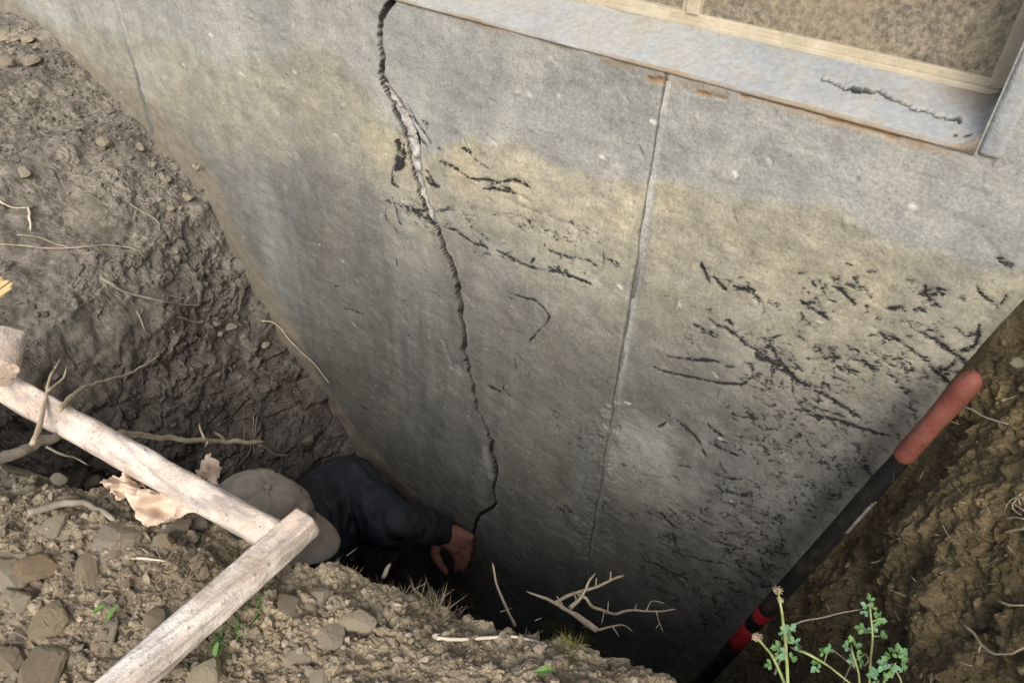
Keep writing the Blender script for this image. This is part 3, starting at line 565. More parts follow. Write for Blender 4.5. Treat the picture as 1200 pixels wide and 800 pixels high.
# the broken paint edge on the sill, followed in sill coordinates
cpx = at_y([960, 985, 1005, 1030, 1045, 1070, 1100, 1130], [101, 109, 106, 109, 120, 127, 133, 137], [0.945, 0.94, 0.943, 0.945, 0.94, 0.937, 0.935, 0.934])
cl = np.interp(SX, cpx[:, 0], (cpx[:, 1]) / SB); hit = (SX > cpx[0, 0]) & (SX < cpx[-1, 0])
cl = cl + 0.10 * fbm(SX * 70, SX * 0, 4, 83, 0.7)
SZ = SZ + np.where(hit & (SY > cl), 0.0012 * np.exp(-(SY - cl) / 0.3), 0) - np.where(hit, 0.003 * np.exp(-((SY - cl + 0.03) / 0.025) ** 2), 0)
sdark = np.where(hit, np.exp(-((SY - cl + 0.03) / (0.045 * np.clip(0.75 + 0.9 * fbm(SX * 40, SX * 0 + 4, 3, 85), 0.35, 2))) ** 4), 0)
for hx_, hy_ in ((1117.0, 166.0), (1130.0, 165.0), (1135.0, 163.0)):
    hp = at_y(hx_, hy_, 0.912); sdark = np.maximum(sdark, 1 - sstep(0.0012, 0.0028, np.hypot(SX - hp[0], SY * SB - 0.012)))
fil = np.clip((SX - (OX1 - 0.03)) / 0.03, 0, 1); SZ = SZ + 0.018 * fil ** 3
top = np.stack([SX, SY * SB - 0.002 * (1 - SY) ** 4, SZ], -1)
low = np.stack([sx, np.full(nx, -0.002), np.full(nx, OZ0 - 0.003)], -1)[:, None]; low2 = np.stack([sx, np.full(nx, 0.01), np.full(nx, OZ0 - 0.007)], -1)[:, None]
Ps = np.concatenate([low2, low, top], 1)
sm_ = np.zeros((nx, ny + 2, 4)); sm_[:, 2:, 0] = sdark; gq = np.exp(-((SX - OX1) / 0.05) ** 2) * sstep(0.45, 1.0, SY); sm_[:, 2:, 0] = np.maximum(sm_[:, 2:, 0], 0.75 * gq * np.clip(0.6 + 1.2 * fbm(SX * 60, SY * 6, 4, 89), 0, 1)); sm_[:, 2:, 1] = np.maximum(0.8 * gq, 0.5 * sstep(0.8, 1, SY) * np.clip(0.3 + fbm(SX * 25, SY * 3, 4, 90), 0, 1)); sm_[:, 1:4, 1] = 0.7 * np.clip(0.6 + fbm(sx * 20, sx * 0, 4, 87), 0, 1)[:, None]
link('window_sill', mesh_np('window_sill', Ps.reshape(-1, 3), grid_faces(nx, ny + 2), True, {'masks': sm_.reshape(-1, 4)}), M_SILL, foundation)
gap = bmesh.new()
bm = box_bm((0.024, 0.10, 0.60), (OX1 + 0.0135, 0.0475, OZ0 + 0.297), bevel=0.006); bm_link('window_jamb', bm, M_SILL, foundation, True)
bm = box_bm((0.024, 0.10, 0.60), (OX0 - 0.0135, 0.0475, OZ0 + 0.297), bevel=0.006); bm_link('window_jamb', bm, M_SILL, foundation, True)
bm = box_bm((OX1 - OX0 + 0.05, 0.10, 0.03), (0.5 * (OX0 + OX1), 0.0465, OZ1 - 0.014), bevel=0.004); bm_link('window_head', bm, M_SILL, foundation, True)
zb = z_back; yb = SB - 0.004
xc_ = 0.5 * (OX0 + OX1); wd_ = OX1 - OX0
bm = box_bm((wd_, 0.034, 0.007), (xc_, yb + 0.0140, zb + 0.0005), bevel=0.0015)
def addbox(bm, size, center, bev=0.002):
    b2 = box_bm(size, center, bevel=bev); me = bpy.data.meshes.new('t'); b2.to_mesh(me); b2.free(); bm.from_mesh(me); bpy.data.meshes.remove(me)
addbox(bm, (wd_ - 0.004, 0.026, 0.010), (xc_, yb + 0.0165, zb + 0.0080), 0.0015)
addbox(bm, (0.022, 0.026, 0.44), (OX1 - 0.0125, yb + 0.0170, zb + 0.222)); addbox(bm, (0.022, 0.026, 0.44), (OX0 + 0.0125, yb + 0.0170, zb + 0.222))
addbox(bm, (wd_ - 0.008, 0.025, 0.030), (xc_, yb + 0.0175, OZ1 - 0.046))
frame = bm_link('window_frame', bm, M_VINYL, foundation)
xmul = float(at_y(812, 14, 0.9 + SB)[0])
bm = box_bm((0.020, 0.028, 0.40), (xmul, yb + 0.0150, zb + 0.2115), bevel=0.002); addbox(bm, (0.009, 0.014, 0.40), (xmul - 0.0155, yb + 0.016, zb + 0.2115)); bm_link('mullion', bm, M_VINYL, frame)
bm = box_bm((OX1 - xmul - 0.02, 0.005, 0.42), (0.5 * (OX1 + xmul), yb + 0.0125, zb + 0.215)); bm_link('pane', bm, M_PANE, frame)
bm = box_bm((xmul - OX0 - 0.02, 0.005, 0.42), (0.5 * (OX0 + xmul), yb + 0.0185, zb + 0.215)); bm_link('pane', bm, M_PANE, frame)

# ------------------------------------------------------------------ ground: near rim, left slope, pit floor (one sheet out to the horizon)
RX = np.array([-3, -1.25, -0.92, -0.75, -0.60, -0.47, -0.33, -0.2, -0.05, 0.1, 0.3, 0.8]); RY = np.array([0.02, 0.05, 0.11, 0.185, 0.24, 0.292, 0.348, 0.392, 0.45, 0.50, 0.53, 0.55])
def base_rel(x, yr):                          # height relative to the camera
    xr = np.interp(yr, [-0.2, 0.0, 0.15, 0.3, 0.5, 0.9], [-1.34, -1.36, -1.38, -1.45, -1.53, -1.74])
    e = x - xr; ee = np.where(e > 0, e * (1 + 1.8 * np.clip(0.9 - yr, 0, 1)), e)
    dl = np.interp(ee, [-3, -0.66, -0.3, 0, 0.19, 0.45, 0.64, 0.8, 1.0], [-0.15, -0.07, 0.07, 0.22, 0.52, 0.77, 1.08, 1.45, 1.53])
    dnr = yr - np.interp(x, RX, RY) + 0.018 * fbm(x * 9, x * 0 + 2, 4, 101)
    dnn = np.interp(dnr, [-1.0, -0.25, -0.07, 0, 0.025, 0.3, 0.4], [-0.03, -0.01, -0.012, 0.02, 0.13, 1.4, 1.53])
    kk = 0.05; h_ = np.clip(0.5 + 0.5 * (dnn - dl) / kk, 0, 1)
    return -(dnn * (1 - h_) + dl * h_ - kk * h_ * (1 - h_)) - 0.72
gx = np.concatenate([[-60, -25, -10, -5, -3.6, -3.0], np.arange(-2.75, -1.66, 0.0042), np.arange(-1.66, -1.15, 0.0023), np.arange(-1.15, 0.3, 0.0029), np.arange(0.305, 0.8, 0.012), [0.9, 1.6, 4, 10, 25, 60]])
gy = np.concatenate([[-60, -25, -10, -5, -2.5, -1.2, -0.8], np.arange(-0.7, -0.1, 0.010), np.arange(-0.1, 0.5, 0.0029), np.arange(0.5, 0.925, 0.0042)])
QX, QY = np.meshgrid(gx, gy, indexing='ij')
HB = base_rel(QX, QY)
LX = QX - 0.9 * HB; LY = QY - 0.55 * HB
near = 1 - sstep(0.0, 0.10, -(HB + 0.72)) ; near = near * (QX > -1.4)
def domes(x, y, cell, seed, keep, r=0.55):
    f1, f2, cid = worley(x / cell, y / cell, seed)
    rr = r * (0.45 + 0.75 * ((cid * 7.13) % 1)); return np.sqrt(np.clip(1 - (f1 / rr) ** 2, 0, 1)) * (cid < keep) * rr * cell, f2 - f1
d1, c1 = domes(QX, QY, 0.050, 111, 0.45); d2, c2 = domes(QX + 0.004 * fbm(QX * 60, QY * 60, 2, 4), QY, 0.021, 112, 0.62); d3, c3 = domes(QX, QY, 0.0095, 113, 0.7)
wx = LX + 0.02 * fbm(LX * 18, LY * 18, 3, 6); wy = LY + 0.02 * fbm(LX * 18 + 40, LY * 18, 3, 8); e2, _c = domes(wx, wy, 0.021, 114, 0.6); e3, _c = domes(wx, wy, 0.010, 115, 0.6)
f1, f2, cid = worley(wx / 0.085, wy / 0.07, 121); plate = sstep(0.0, 0.10, f2 - f1); step = cid
f1b, f2b, cidb = worley(wx / 0.034, wy / 0.03, 123); plateb = sstep(0.0, 0.16, f2b - f1b)
jx, jy = QX + 0.006 * fbm(QX * 40, QY * 40, 3, 132), QY + 0.006 * fbm(QX * 40 + 30, QY * 40, 3, 134)
kb = np.clip(0.55 + 0.8 * fbm(QX * 8, QY * 8, 2, 136), 0.1, 1)
dn_near = 0.024 * fbm(QX * 7, QY * 7, 4, 131) + kb * 0.40 * crumbs(jx, jy, 0.048, 161, 0.5) + 0.45 * crumbs(jx, jy, 0.019, 163, 0.6) + 0.5 * crumbs(QX, QY, 0.0085, 165, 0.6) + 0.0025 * fbm(QX * 90, QY * 90, 3, 133)
rough = sstep(0.10, 0.42, -(HB + 0.72) + 0.15 * fbm(QX * 4, QY * 4, 3, 137))
smooth_ = 1 - rough
fc1 = crumbs(wx, wy, 0.070, 171, 0.5); fc2 = crumbs(wx, wy, 0.026, 173, 0.6); fc3 = crumbs(LX, LY, 0.011, 175, 0.6)
pat = sstep(-0.1, 0.35, fbm(LX * 7, LY * 7, 3, 177))
dn_far = 0.03 * fbm(LX * 5, LY * 5, 3, 141) + rough * (0.030 * fbm(LX * 9, LY * 9, 4, 143, 0.55) + 0.28 * fc1 + (0.12 + 0.38 * pat) * fc2 + (0.15 + 0.35 * pat) * fc3) \
    + smooth_ * (0.008 * fbm(LX * 16, LY * 16, 4, 145) + pat * (0.08 * fc1 + 0.30 * fc2 + 0.35 * fc3) + 0.05 * fc3 + 0.006 * fbm(LX * 30, LY * 30, 3, 146)) + 0.0016 * fbm(LX * 60, LY * 60, 2, 147)
disp = dn_near * near + dn_far * (1 - near)
fineg = (QX > -2.8) & (QX < 0.82) & (QY > -0.72)
disp = np.where(fineg, disp, 0)
gxh, gyh = np.gradient(HB, gx, gy); gxh = np.clip(gxh, -3, 3); gyh = np.clip(gyh, -3, 3); nn_ = 1 / np.sqrt(1 + gxh ** 2 + gyh ** 2)
PX = QX - gxh * nn_ * disp; PY = np.minimum(QY - gyh * nn_ * disp, 0.93); PZ = HB + nn_ * disp
HD = HB + disp / np.clip(nn_, 0.3, 1)
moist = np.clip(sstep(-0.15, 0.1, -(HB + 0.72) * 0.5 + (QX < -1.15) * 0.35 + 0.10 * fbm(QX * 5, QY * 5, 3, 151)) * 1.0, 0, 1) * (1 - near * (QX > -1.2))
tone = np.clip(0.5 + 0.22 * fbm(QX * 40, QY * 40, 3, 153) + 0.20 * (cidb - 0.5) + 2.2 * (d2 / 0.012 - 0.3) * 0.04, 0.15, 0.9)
deepm = np.clip(sstep(0.12, 0.75, -(HB + 0.72) + 0.22 * fbm(QX * 6, QY * 6, 4, 155)), 0, 1) * (1 - near) * 0.85  # deeper soil darkened in colour, pit shade painted over moist clay
sattr = np.stack([moist, tone, deepm, 1 + 0 * tone], -1).reshape(-1, 4)
GP = np.stack([PX + CAM[0], PY + CAM[1], PZ + CAM[2]], -1)
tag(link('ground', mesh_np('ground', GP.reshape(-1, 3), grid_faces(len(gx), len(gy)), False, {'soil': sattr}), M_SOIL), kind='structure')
def ground_rel(x, yr):
    i = np.clip(np.searchsorted(gx, x) - 1, 0, len(gx) - 2); j = np.clip(np.searchsorted(gy, yr) - 1, 0, len(gy) - 2)
    fx_ = np.clip((x - gx[i]) / (gx[i + 1] - gx[i]), 0, 1); fy_ = np.clip((yr - gy[j]) / (gy[j + 1] - gy[j]), 0, 1)
    return (HD[i, j] * (1 - fx_) + HD[i + 1, j] * fx_) * (1 - fy_) + (HD[i, j + 1] * (1 - fx_) + HD[i + 1, j + 1] * fx_) * fy_

# right-hand cut bank: nearly upright face of the trench end
BW = w2([(1200, 350), (1130, 430), (1050, 530), (960, 640), (880, 740), (840, 790)]); BW = BW[np.argsort(BW[:, 1])]
def bank_x(s, z):
    xw = np.interp(z, np.concatenate([[-1.6], BW[:, 1], [0.5]]), np.concatenate([[BW[0, 0] - 0.10], BW[:, 0], [BW[-1, 0] + 0.05]]))
    return xw + 0.6 * s
bs = np.concatenate([[-0.03], np.arange(0.0, 0.75, 0.0036), np.arange(0.755, 1.15, 0.012)]); bz = np.concatenate([[-1.6], np.arange(-1.2, 0.28, 0.0036), np.arange(0.285, 0.46, 0.008)])
SS, ZZ = np.meshgrid(bs, bz, indexing='ij')
wS = SS + 0.02 * fbm(SS * 14, ZZ * 14, 3, 201); wZ = ZZ + 0.02 * fbm(SS * 14 + 9, ZZ * 14, 3, 203)
f1, f2, cid = worley(wS / 0.075, wZ / 0.11, 205); g1, g2, cjd = worley(wS / 0.03, wZ / 0.04, 207); e1, ce = domes(wS, wZ, 0.014, 209, 0.6)
bd = 0.040 * fbm(SS * 6, ZZ * 5, 4, 211) + 0.022 * fbm(wS * 20, wZ * 10, 4, 221, 0.55) + 0.22 * crumbs(wS, wZ * 0.6, 0.06, 225, 0.5) + 0.30 * crumbs(wS, wZ * 0.75, 0.022, 227, 0.6) + 0.4 * crumbs(SS, ZZ, 0.010, 229, 0.6) + 0.003 * fbm(SS * 140, ZZ * 60, 3, 213)
bd = bd * sstep(-0.01, 0.05, SS)
nrm = np.array([-1.0, -0.6]) / math.hypot(1, 0.6)
BX = bank_x(SS, ZZ) + nrm[0] * bd + 0.10 * np.clip((ZZ - 0.28) / 0.18, 0, 1) ** 2; BY = -SS + nrm[1] * bd; BZ = ZZ
BP = np.stack([BX, BY, BZ], -1)
last = BP[:, -1:, :].copy(); ext = [BP]
for off in list(np.linspace(0.008, 0.5, 42)) + [0.7, 1.2, 2.2, 4.0]:
    q = last.copy(); q[..., 0] += off; q[..., 2] += 0.05 * math.tanh(off * 5) + min(1.0, off * 12) * (0.03 * fbm(bs * 8, bs * 0 + off * 8, 4, 231) + 0.5 * crumbs(bs, bs * 0 + off, 0.03, 233, 0.5) + 0.5 * crumbs(bs, bs * 0 + off, 0.07, 235, 0.5))[:, None] * (off < 0.6); ext.append(q)
BP = np.concatenate(ext, 1)
ba = np.zeros(BP.shape[:2] + (4,)); nz_ = len(bz)
ba[:, :nz_, 0] = np.clip(0.25 + 0.7 * fbm(SS * 7, ZZ * 7, 4, 217), 0, 1); ba[:, :nz_, 1] = np.clip(0.5 + 0.3 * fbm(SS * 30, ZZ * 30, 3, 219) + 0.2 * (cjd - 0.5), 0.1, 0.9); ba[:, nz_:, 1] = 0.5; ba[..., 3] = 1
tag(link('cut_bank', mesh_np('cut_bank', BP.reshape(-1, 3), grid_faces(*BP.shape[:2]), False, {'soil': ba.reshape(-1, 4)}), M_BANK), kind='structure')
from_b = lambda s, z: (np.searchsorted(bs, s), np.searchsorted(bz, z))
def bank_off(s, z):
    i = min(max(int(np.searchsorted(bs, s)), 0), len(bs) - 1); j = min(max(int(np.searchsorted(bz, z)), 0), len(bz) - 1); return bd[i, j]

def hit(px, py, lift=0.004):                  # where a sight line meets soil or wall
    r = rays(float(px), float(py)); r = r / np.linalg.norm(r); t = np.arange(0.35, 4.5, 0.003); P = r[None] * t[:, None]
    gr = P[:, 2] < ground_rel(P[:, 0], P[:, 1]); w = P[:, 1] > 0.895
    W_ = P + CAM; s = -W_[:, 1]; b = (W_[:, 0] > bank_x(s, W_[:, 2]) - 0.012) & (W_[:, 2] < 0.3)
    i = int(np.argmax(gr | w | b)); return CAM + r * (t[i] - lift)

# ------------------------------------------------------------------ loose stones and clods
def rock_mesh(name, seed, sub=2, flat=0.7):
    bm = bmesh.new(); bmesh.ops.create_icosphere(bm, subdivisions=sub, radius=1.0); r = np.random.default_rng(seed)
    P = np.array([v.co[:] for v in bm.verts]); pl = r.normal(size=(15, 3)); pl /= np.linalg.norm(pl, axis=1)[:, None]; off = r.uniform(0.50, 0.88, 15)
    for n_, o in zip(pl, off): P = P - n_[None] * np.clip(P @ n_ - o, 0, None)[:, None] * 0.95
    amp = 0.13 if sub > 3 else 0.05
    k_ = fbm(P[:, 0] * 2.4 + P[:, 2] * 1.7 + seed, P[:, 1] * 2.4 - P[:, 2] * 1.9, 5, seed, 0.6); P = P * (1 + amp * k_)[:, None] + r.normal(size=P.shape) * (0.012 if sub > 3 else 0.03)
    P[:, 2] *= flat
    for v, p in zip(bm.verts, P): v.co = Vector(p)
    me = bpy.data.meshes.new(name); bm.to_mesh(me); bm.free(); me.polygons.foreach_set('use_smooth', np.full(len(me.polygons), False)); return me
ROCK3 = [rock_mesh('clod', 300 + i, 4, 0.6 + 0.05 * i) for i in range(6)]
ROCK2 = [rock_mesh('clod_small', 320 + i, 2, 0.6 + 0.05 * i) for i in range(6)]
ROCK1 = [rock_mesh('crumb', 340 + i, 1, 0.6 + 0.06 * i) for i in range(6)]
_mm = {}
def clod_at(px, py, w, h, mat, label, group=None, name='soil_clod', cat='clod', hi=True, seed=0, sink=0.3):
    p = hit(px, py + h * 0.15, 0.0); dist = np.linalg.norm(p - CAM); k_ = dist / F
    base = (ROCK3 if hi else ROCK2)[seed % 6]
    key = (base.name, mat.name)
    if key not in _mm:
        mm = base.copy(); mm.materials.clear(); mm.materials.append(mat); _mm[key] = mm
    o = bpy.data.objects.new(name, _mm[key]); scene.collection.objects.link(o)
    a, b = 0.5 * w * k_ * 1.12, 0.5 * h * k_ * 1.2
    o.scale = (a, max(b, a * 0.6), min(a, b) * 0.85)
    o.rotation_euler = (random.uniform(-.2, .2), random.uniform(-.2, .2), random.uniform(-0.4, 0.4) - 0.6)
    o.location = (p[0], p[1], p[2] + min(a, b) * 0.85 * (0.6 - sink)); tag(o, label, cat, group); return o
CL = [(42, 663, 36, 48, M_CLODR, 'upright rust-brown angular stone near the left edge of the near rim'),
      (8, 672, 34, 44, M_CLODP, 'pale crusty clod at the left edge beside the rust-brown stone'),
      (26, 704, 20, 18, M_CLODP, 'small pale angular stone below the rust-brown stone'),
      (21, 745, 28, 26, M_CLODG, 'rounded grey stone at the left, below the small pale angular stone'),
      (62, 617, 38, 16, M_CLODP, 'flat pale stone lying just above the rust-brown stone'),
      (34, 574, 15, 11, M_CLODP, 'small pale round pebble under the white pole at far left'),
      (69, 562, 22, 17, M_CLODG, 'grey clod behind the small pale round pebble'),
      (10, 771, 26, 34, M_CLOD, 'brown clod in the bottom left corner of the near rim'),
      (55, 785, 66, 34, M_CLOD, 'broad brown clod at the bottom edge, left of the white board'),
      (205, 616, 23, 30, M_CLODD, 'left one of two dark clods under the peach paper'),
      (229, 615, 22, 28, M_CLODD, 'right one of two dark clods under the peach paper'),
      (140, 632, 66, 34, M_CLODG, 'large grey brown mound of earth left of the two dark clods'),
      (190, 636, 30, 24, M_CLOD, 'reddish brown clod just below the two dark clods'),
      (104, 668, 44, 26, M_CLOD, 'long brown clod right of the rust-brown stone'),
      (128, 742, 34, 15, M_CLODP, 'tan flat clod just below the green leaf'),
      (180, 724, 30, 20, M_CLOD, 'brown clod between the green leaf and the white board'),
      (60, 728, 46, 34, M_CLOD, 'crumbly brown clod left of the green leaf'),
      (376, 697, 30, 20, M_CLODP, 'pale wedge shaped stone right of the white board'),
      (394, 703, 18, 25, M_CLODG, 'upright grey brown stone touching the pale wedge shaped stone'),
      (420, 725, 26, 38, M_CLODP, 'tall pale tan stone in the middle of the near rim'),
      (441, 714, 22, 18, M_CLODP, 'pale chip of stone right of the tall pale tan stone'),
      (382, 742, 46, 34, M_CLODG, 'wide grey stone left of the tall pale tan stone'),
      (240, 790, 38, 32, M_CLODP, 'pinkish tan stone cut by the bottom edge beside the white board'),
      (376, 790, 44, 30, M_CLODP, 'pale clod at the bottom edge below the wide grey stone'),
      (347, 772, 30, 34, M_CLODG, 'grey brown clod left of the pale clod at the bottom edge'),
      (365, 712, 20, 12, M_CLODG, 'small bluish grey chip under the pale wedge shaped stone'),
      (340, 706, 24, 22, M_CLODD, 'dark clod between the white board and the pale wedge shaped stone'),
      (32, 46, 20, 12, M_CLODP, 'light clod in the rubble heap in the top left corner'),
      (8, 74, 20, 14, M_CLODG, 'grey clod at the left edge just under the top left rubble heap'),
      (36, 72, 22, 16, M_CLODG, 'chipped pale grey stone below the top left rubble heap'),
      (28, 202, 22, 10, M_CLODG, 'flat grey clod alone on the smooth left slope'),
      (122, 167, 22, 15, M_CLODG, 'grey clod cluster leader on the upper left slope'),
      (163, 172, 16, 9, M_CLODG, 'small shiny grey chip right of the clods on the upper left slope'),
      (219, 230, 16, 14, M_CLODG, 'round grey clod on the slope beside the wall'),
      (195, 210, 18, 8, M_CLODP, 'pale sliver of stone on the slope beside the wall'),
      (311, 403, 14, 8, M_CLODP, 'small white stone in the dark bank next to the wall'),
      (270, 382, 12, 16, M_CLODP, 'white crumbling stone in the dark left bank'),
      (252, 379, 9, 8, M_CLODP, 'tiny whitish stone left of the crumbling stone in the dark bank'),
      (311, 455, 13, 11, M_CLODD, 'dark knob of clay in the lower left bank'),
      (357, 514, 18, 17, M_CLODD, 'dark round clod at the foot of the left bank beside the shoulder'),
      (1190, 425, 16, 14, M_CLODG, 'grey pebble stuck in the right bank near its top')]
for i, (px, py, w, h, mt, lb_) in enumerate(CL): clod_at(px, py, w, h, mt, lb_, None, seed=i, name='stone' if 'stone' in lb_ or 'pebble' in lb_ or 'chip' in lb_ else 'soil_clod', cat='stone' if 'stone' in lb_ or 'pebble' in lb_ or 'chip' in lb_ else 'clod')
def scatter(poly, n, w0, w1, mats, label, group, seed):
    r = random.Random(seed); bx = [p[0] for p in poly]; by = [p[1] for p in poly]; c_ = 0
    while c_ < n:
        x = r.uniform(min(bx), max(bx)); y = r.uniform(min(by), max(by))
        if not inpoly(x, y, poly): continue
        w = w0 + (w1 - w0) * r.random() ** 1.8; clod_at(x, y, w, w * r.uniform(0.6, 1.0), r.choice(mats), label, group, hi=False, seed=r.randrange(6), sink=r.uniform(0.3, 0.6)); c_ += 1
scatter([(0, 560), (120, 560), (140, 620), (60, 800), (0, 800)], 60, 8, 20, [M_CLODG, M_CLODG, M_CLODP, M_CLOD], 'one of the many small grey clods heaped at the lower left', 'small clods at the lower left', 41)
scatter([(140, 620), (270, 630), (280, 650), (130, 790), (60, 800)], 50, 7, 18, [M_CLOD, M_CLOD, M_CLODG], 'one of the many small brown clods between the lower left heap and the board', 'small clods beside the white board', 42)
scatter([(380, 680), (460, 690), (700, 780), (720, 800), (210, 800), (330, 690)], 80, 6, 14, [M_CLODP, M_CLODG, M_CLODG, M_CLOD], 'one of the many pale chips of earth right of the white board', 'small chips right of the white board', 43)
scatter([(0, 25), (22, 28), (45, 50), (40, 62), (0, 66)], 26, 5, 13, [M_CLODP, M_CLODG], 'one of the small clods in the rubble heap in the top left corner', 'top left rubble heap', 44)
scatter([(100, 150), (240, 190), (240, 250), (190, 260), (150, 180)], 26, 5, 14, [M_CLODG, M_CLODG, M_CLODD], 'one of the crumbled clods on the slope beside the wall', 'crumbled clods beside the wall', 45)

def rubble(name, pts, sizes, seed, label=None, small=True):
    r = np.random.default_rng(seed); n = len(pts); V_, F_, T_ = [], [], []; vo = 0
    for v in range(6):
        me = (ROCK1 if small else ROCK2)[v]; nv = len(me.vertices); co = np.zeros(nv * 3); me.vertices.foreach_get('co', co); co = co.reshape(-1, 3)
        tri = np.array([p.vertices[:] for p in me.polygons]); idx = np.arange(v, n, 6); m_ = len(idx)
        if not m_: continue
        q = r.normal(size=(m_, 4)); q /= np.linalg.norm(q, axis=1)[:, None]; w, x, y, z = q.T
        R = np.stack([1 - 2 * (y * y + z * z), 2 * (x * y - z * w), 2 * (x * z + y * w), 2 * (x * y + z * w), 1 - 2 * (x * x + z * z), 2 * (y * z - x * w), 2 * (x * z - y * w), 2 * (y * z + x * w), 1 - 2 * (x * x + y * y)], -1).reshape(m_, 3, 3)
        sc = sizes[idx][:, None] * r.uniform(0.55, 1.45, (m_, 3))
        W_ = np.einsum('nij,nvj->nvi', R, co[None] * sc[:, None, :]) + pts[idx][:, None, :]
        V_.append(W_.reshape(-1, 3)); F_.append((tri[None] + (np.arange(m_) * nv)[:, None, None] + vo).reshape(-1, 3)); vo += m_ * nv
        tn = np.repeat(np.stack([r.beta(1.8, 2.6, m_), r.random(m_), r.random(m_), np.ones(m_)], -1), nv, 0); T_.append(tn)
    o = link(name, mesh_np(name, np.concatenate(V_), np.concatenate(F_), False, {'tone': np.concatenate(T_)}), M_RUB)
    return tag(o, label, 'gravel', kind='stuff')
r4 = np.random.default_rng(51)
n = 19000; x = r4.uniform(-1.15, 0.2, n); rim = np.interp(x, RX, RY); y = rim - 0.01 - r4.random(n) ** 1.0 * 0.42; ok = (y > -0.1) & ~((x < -0.95)) ; x, y = x[ok], y[ok]
dens = fbm(x * 7, y * 7, 3, 401); ok = r4.random(len(x)) < np.clip(0.6 + dens, 0.1, 1); x, y = x[ok], y[ok]
sz = 0.0012 + 0.0062 * r4.random(len(x)) ** 5.0
pt = np.stack([x, y, ground_rel(x, y) + sz * 0.1], -1) + CAM
rubble('gravel', pt, sz, 52, 'loose crumbs of dry earth and gravel covering the near rim')
n = 24000; x = r4.uniform(-2.7, -1.0, n); y = r4.uniform(0.1, 0.89, n); dens = fbm(x * 6, y * 6, 3, 403); ok = r4.random(n) < np.clip(0.45 + 1.3 * dens, 0.04, 1); x, y = x[ok], y[ok]
sz = 0.0014 + 0.0085 * r4.random(len(x)) ** 6; pt = np.stack([x, y, ground_rel(x, y) + sz * 0.2], -1) + CAM
sn = 0.4 + 0.6 * r4.random(len(x))
g_ = rubble('slope_crumbs', pt, sz, 53, 'loose crumbs of grey earth scattered down the left slope')

g_.data.materials[0] = M_RUBG
ii = r4.integers(4, 205, 5000); jj = r4.integers(60, 410, 5000); pt = BP[ii, jj]; sz = 0.0013 + 0.0065 * r4.random(5000) ** 6
g_ = rubble('bank_crumbs', pt, sz, 54, 'loose crumbs of brown earth clinging to the right bank'); g_.data.materials[0] = M_RUBB

# ------------------------------------------------------------------ tubes for roots, twigs, stems
def smooth_path(P, n):
    P = np.asarray(P, float); L = np.concatenate([[0], np.cumsum(np.linalg.norm(np.diff(P, axis=0), axis=1))]); s = np.linspace(0, L[-1], n); m_ = len(P)
    if m_ < 3: return np.stack([np.interp(s, L, P[:, q]) for q in range(3)], -1)
    T_ = np.gradient(P, L, axis=0); out = np.zeros((n, 3)); i = np.clip(np.searchsorted(L, s) - 1, 0, m_ - 2); h_ = (L[i + 1] - L[i])[:, None]; u = ((s - L[i])[:, None]) / h_
    return (2 * u ** 3 - 3 * u ** 2 + 1) * P[i] + (u ** 3 - 2 * u ** 2 + u) * h_ * T_[i] + (-2 * u ** 3 + 3 * u ** 2) * P[i + 1] + (u ** 3 - u ** 2) * h_ * T_[i + 1]
def tube_arrays(P, r0, r1, seed=0, sides=7, jit=0.25, n=None, wob=0.6):
    P = np.asarray(P, float); ln = np.linalg.norm(np.diff(P, axis=0), axis=1).sum(); n = n or int(np.clip(ln / 0.006, 6, 70)); C = smooth_path(P, n)
    r = np.random.default_rng(seed); u = np.linspace(0, 1, n)
    for q in range(3): C[:, q] += wob * (r0 + r1) * 0.5 * fbm(u * ln * 60 + q * 31, u * 0 + seed, 3, seed + q) * np.clip(u * 8, 0, 1)
    T_ = np.gradient(C, axis=0); T_ /= np.linalg.norm(T_, axis=1)[:, None] + 1e-9
    ref = np.array([0.3, 0.2, 0.93]); A = np.cross(T_, ref); A /= np.linalg.norm(A, axis=1)[:, None] + 1e-9; B = np.cross(T_, A)
    rad = (r0 + (r1 - r0) * u) * (1 + jit * fbm(u * ln * 90, u * 0 + 5, 3, seed + 9)); rad[-1] *= 0.35
    ang = np.arange(sides) * 2 * math.pi / sides
    ring = C[:, None] + rad[:, None, None] * (np.cos(ang)[None, :, None] * A[:, None] + np.sin(ang)[None, :, None] * B[:, None]) * (1 + 0.12 * r.normal(size=(n, sides, 1)) * jit * 2)
    V_ = np.concatenate([ring.reshape(-1, 3), C[:1], C[-1:]]); F_ = []
    for i in range(n - 1):
        for j in range(sides):
            a = i * sides + j; b = i * sides + (j + 1) % sides; F_.append((a, b, b + sides, a + sides))
    e0 = n * sides
    for j in range(sides):
        F_.append((e0, (j + 1) % sides, j, e0)); F_.append((e0 + 1, (n - 1) * sides + j, (n - 1) * sides + (j + 1) % sides, e0 + 1))
    return V_, F_
def tubes_mesh(name, parts):
    me = bpy.data.meshes.new(name); V_ = []; F_ = []
    for v, f in parts:
        o = len(V_); V_ += [tuple(q) for q in v]
        for a in f:
            a = tuple(dict.fromkeys(i + o for i in a))
            F_.append(a)
    me.from_pydata(V_, [], F_); me.polygons.foreach_set('use_smooth', np.full(len(F_), True)); me.update(); return me
_seed = [500]
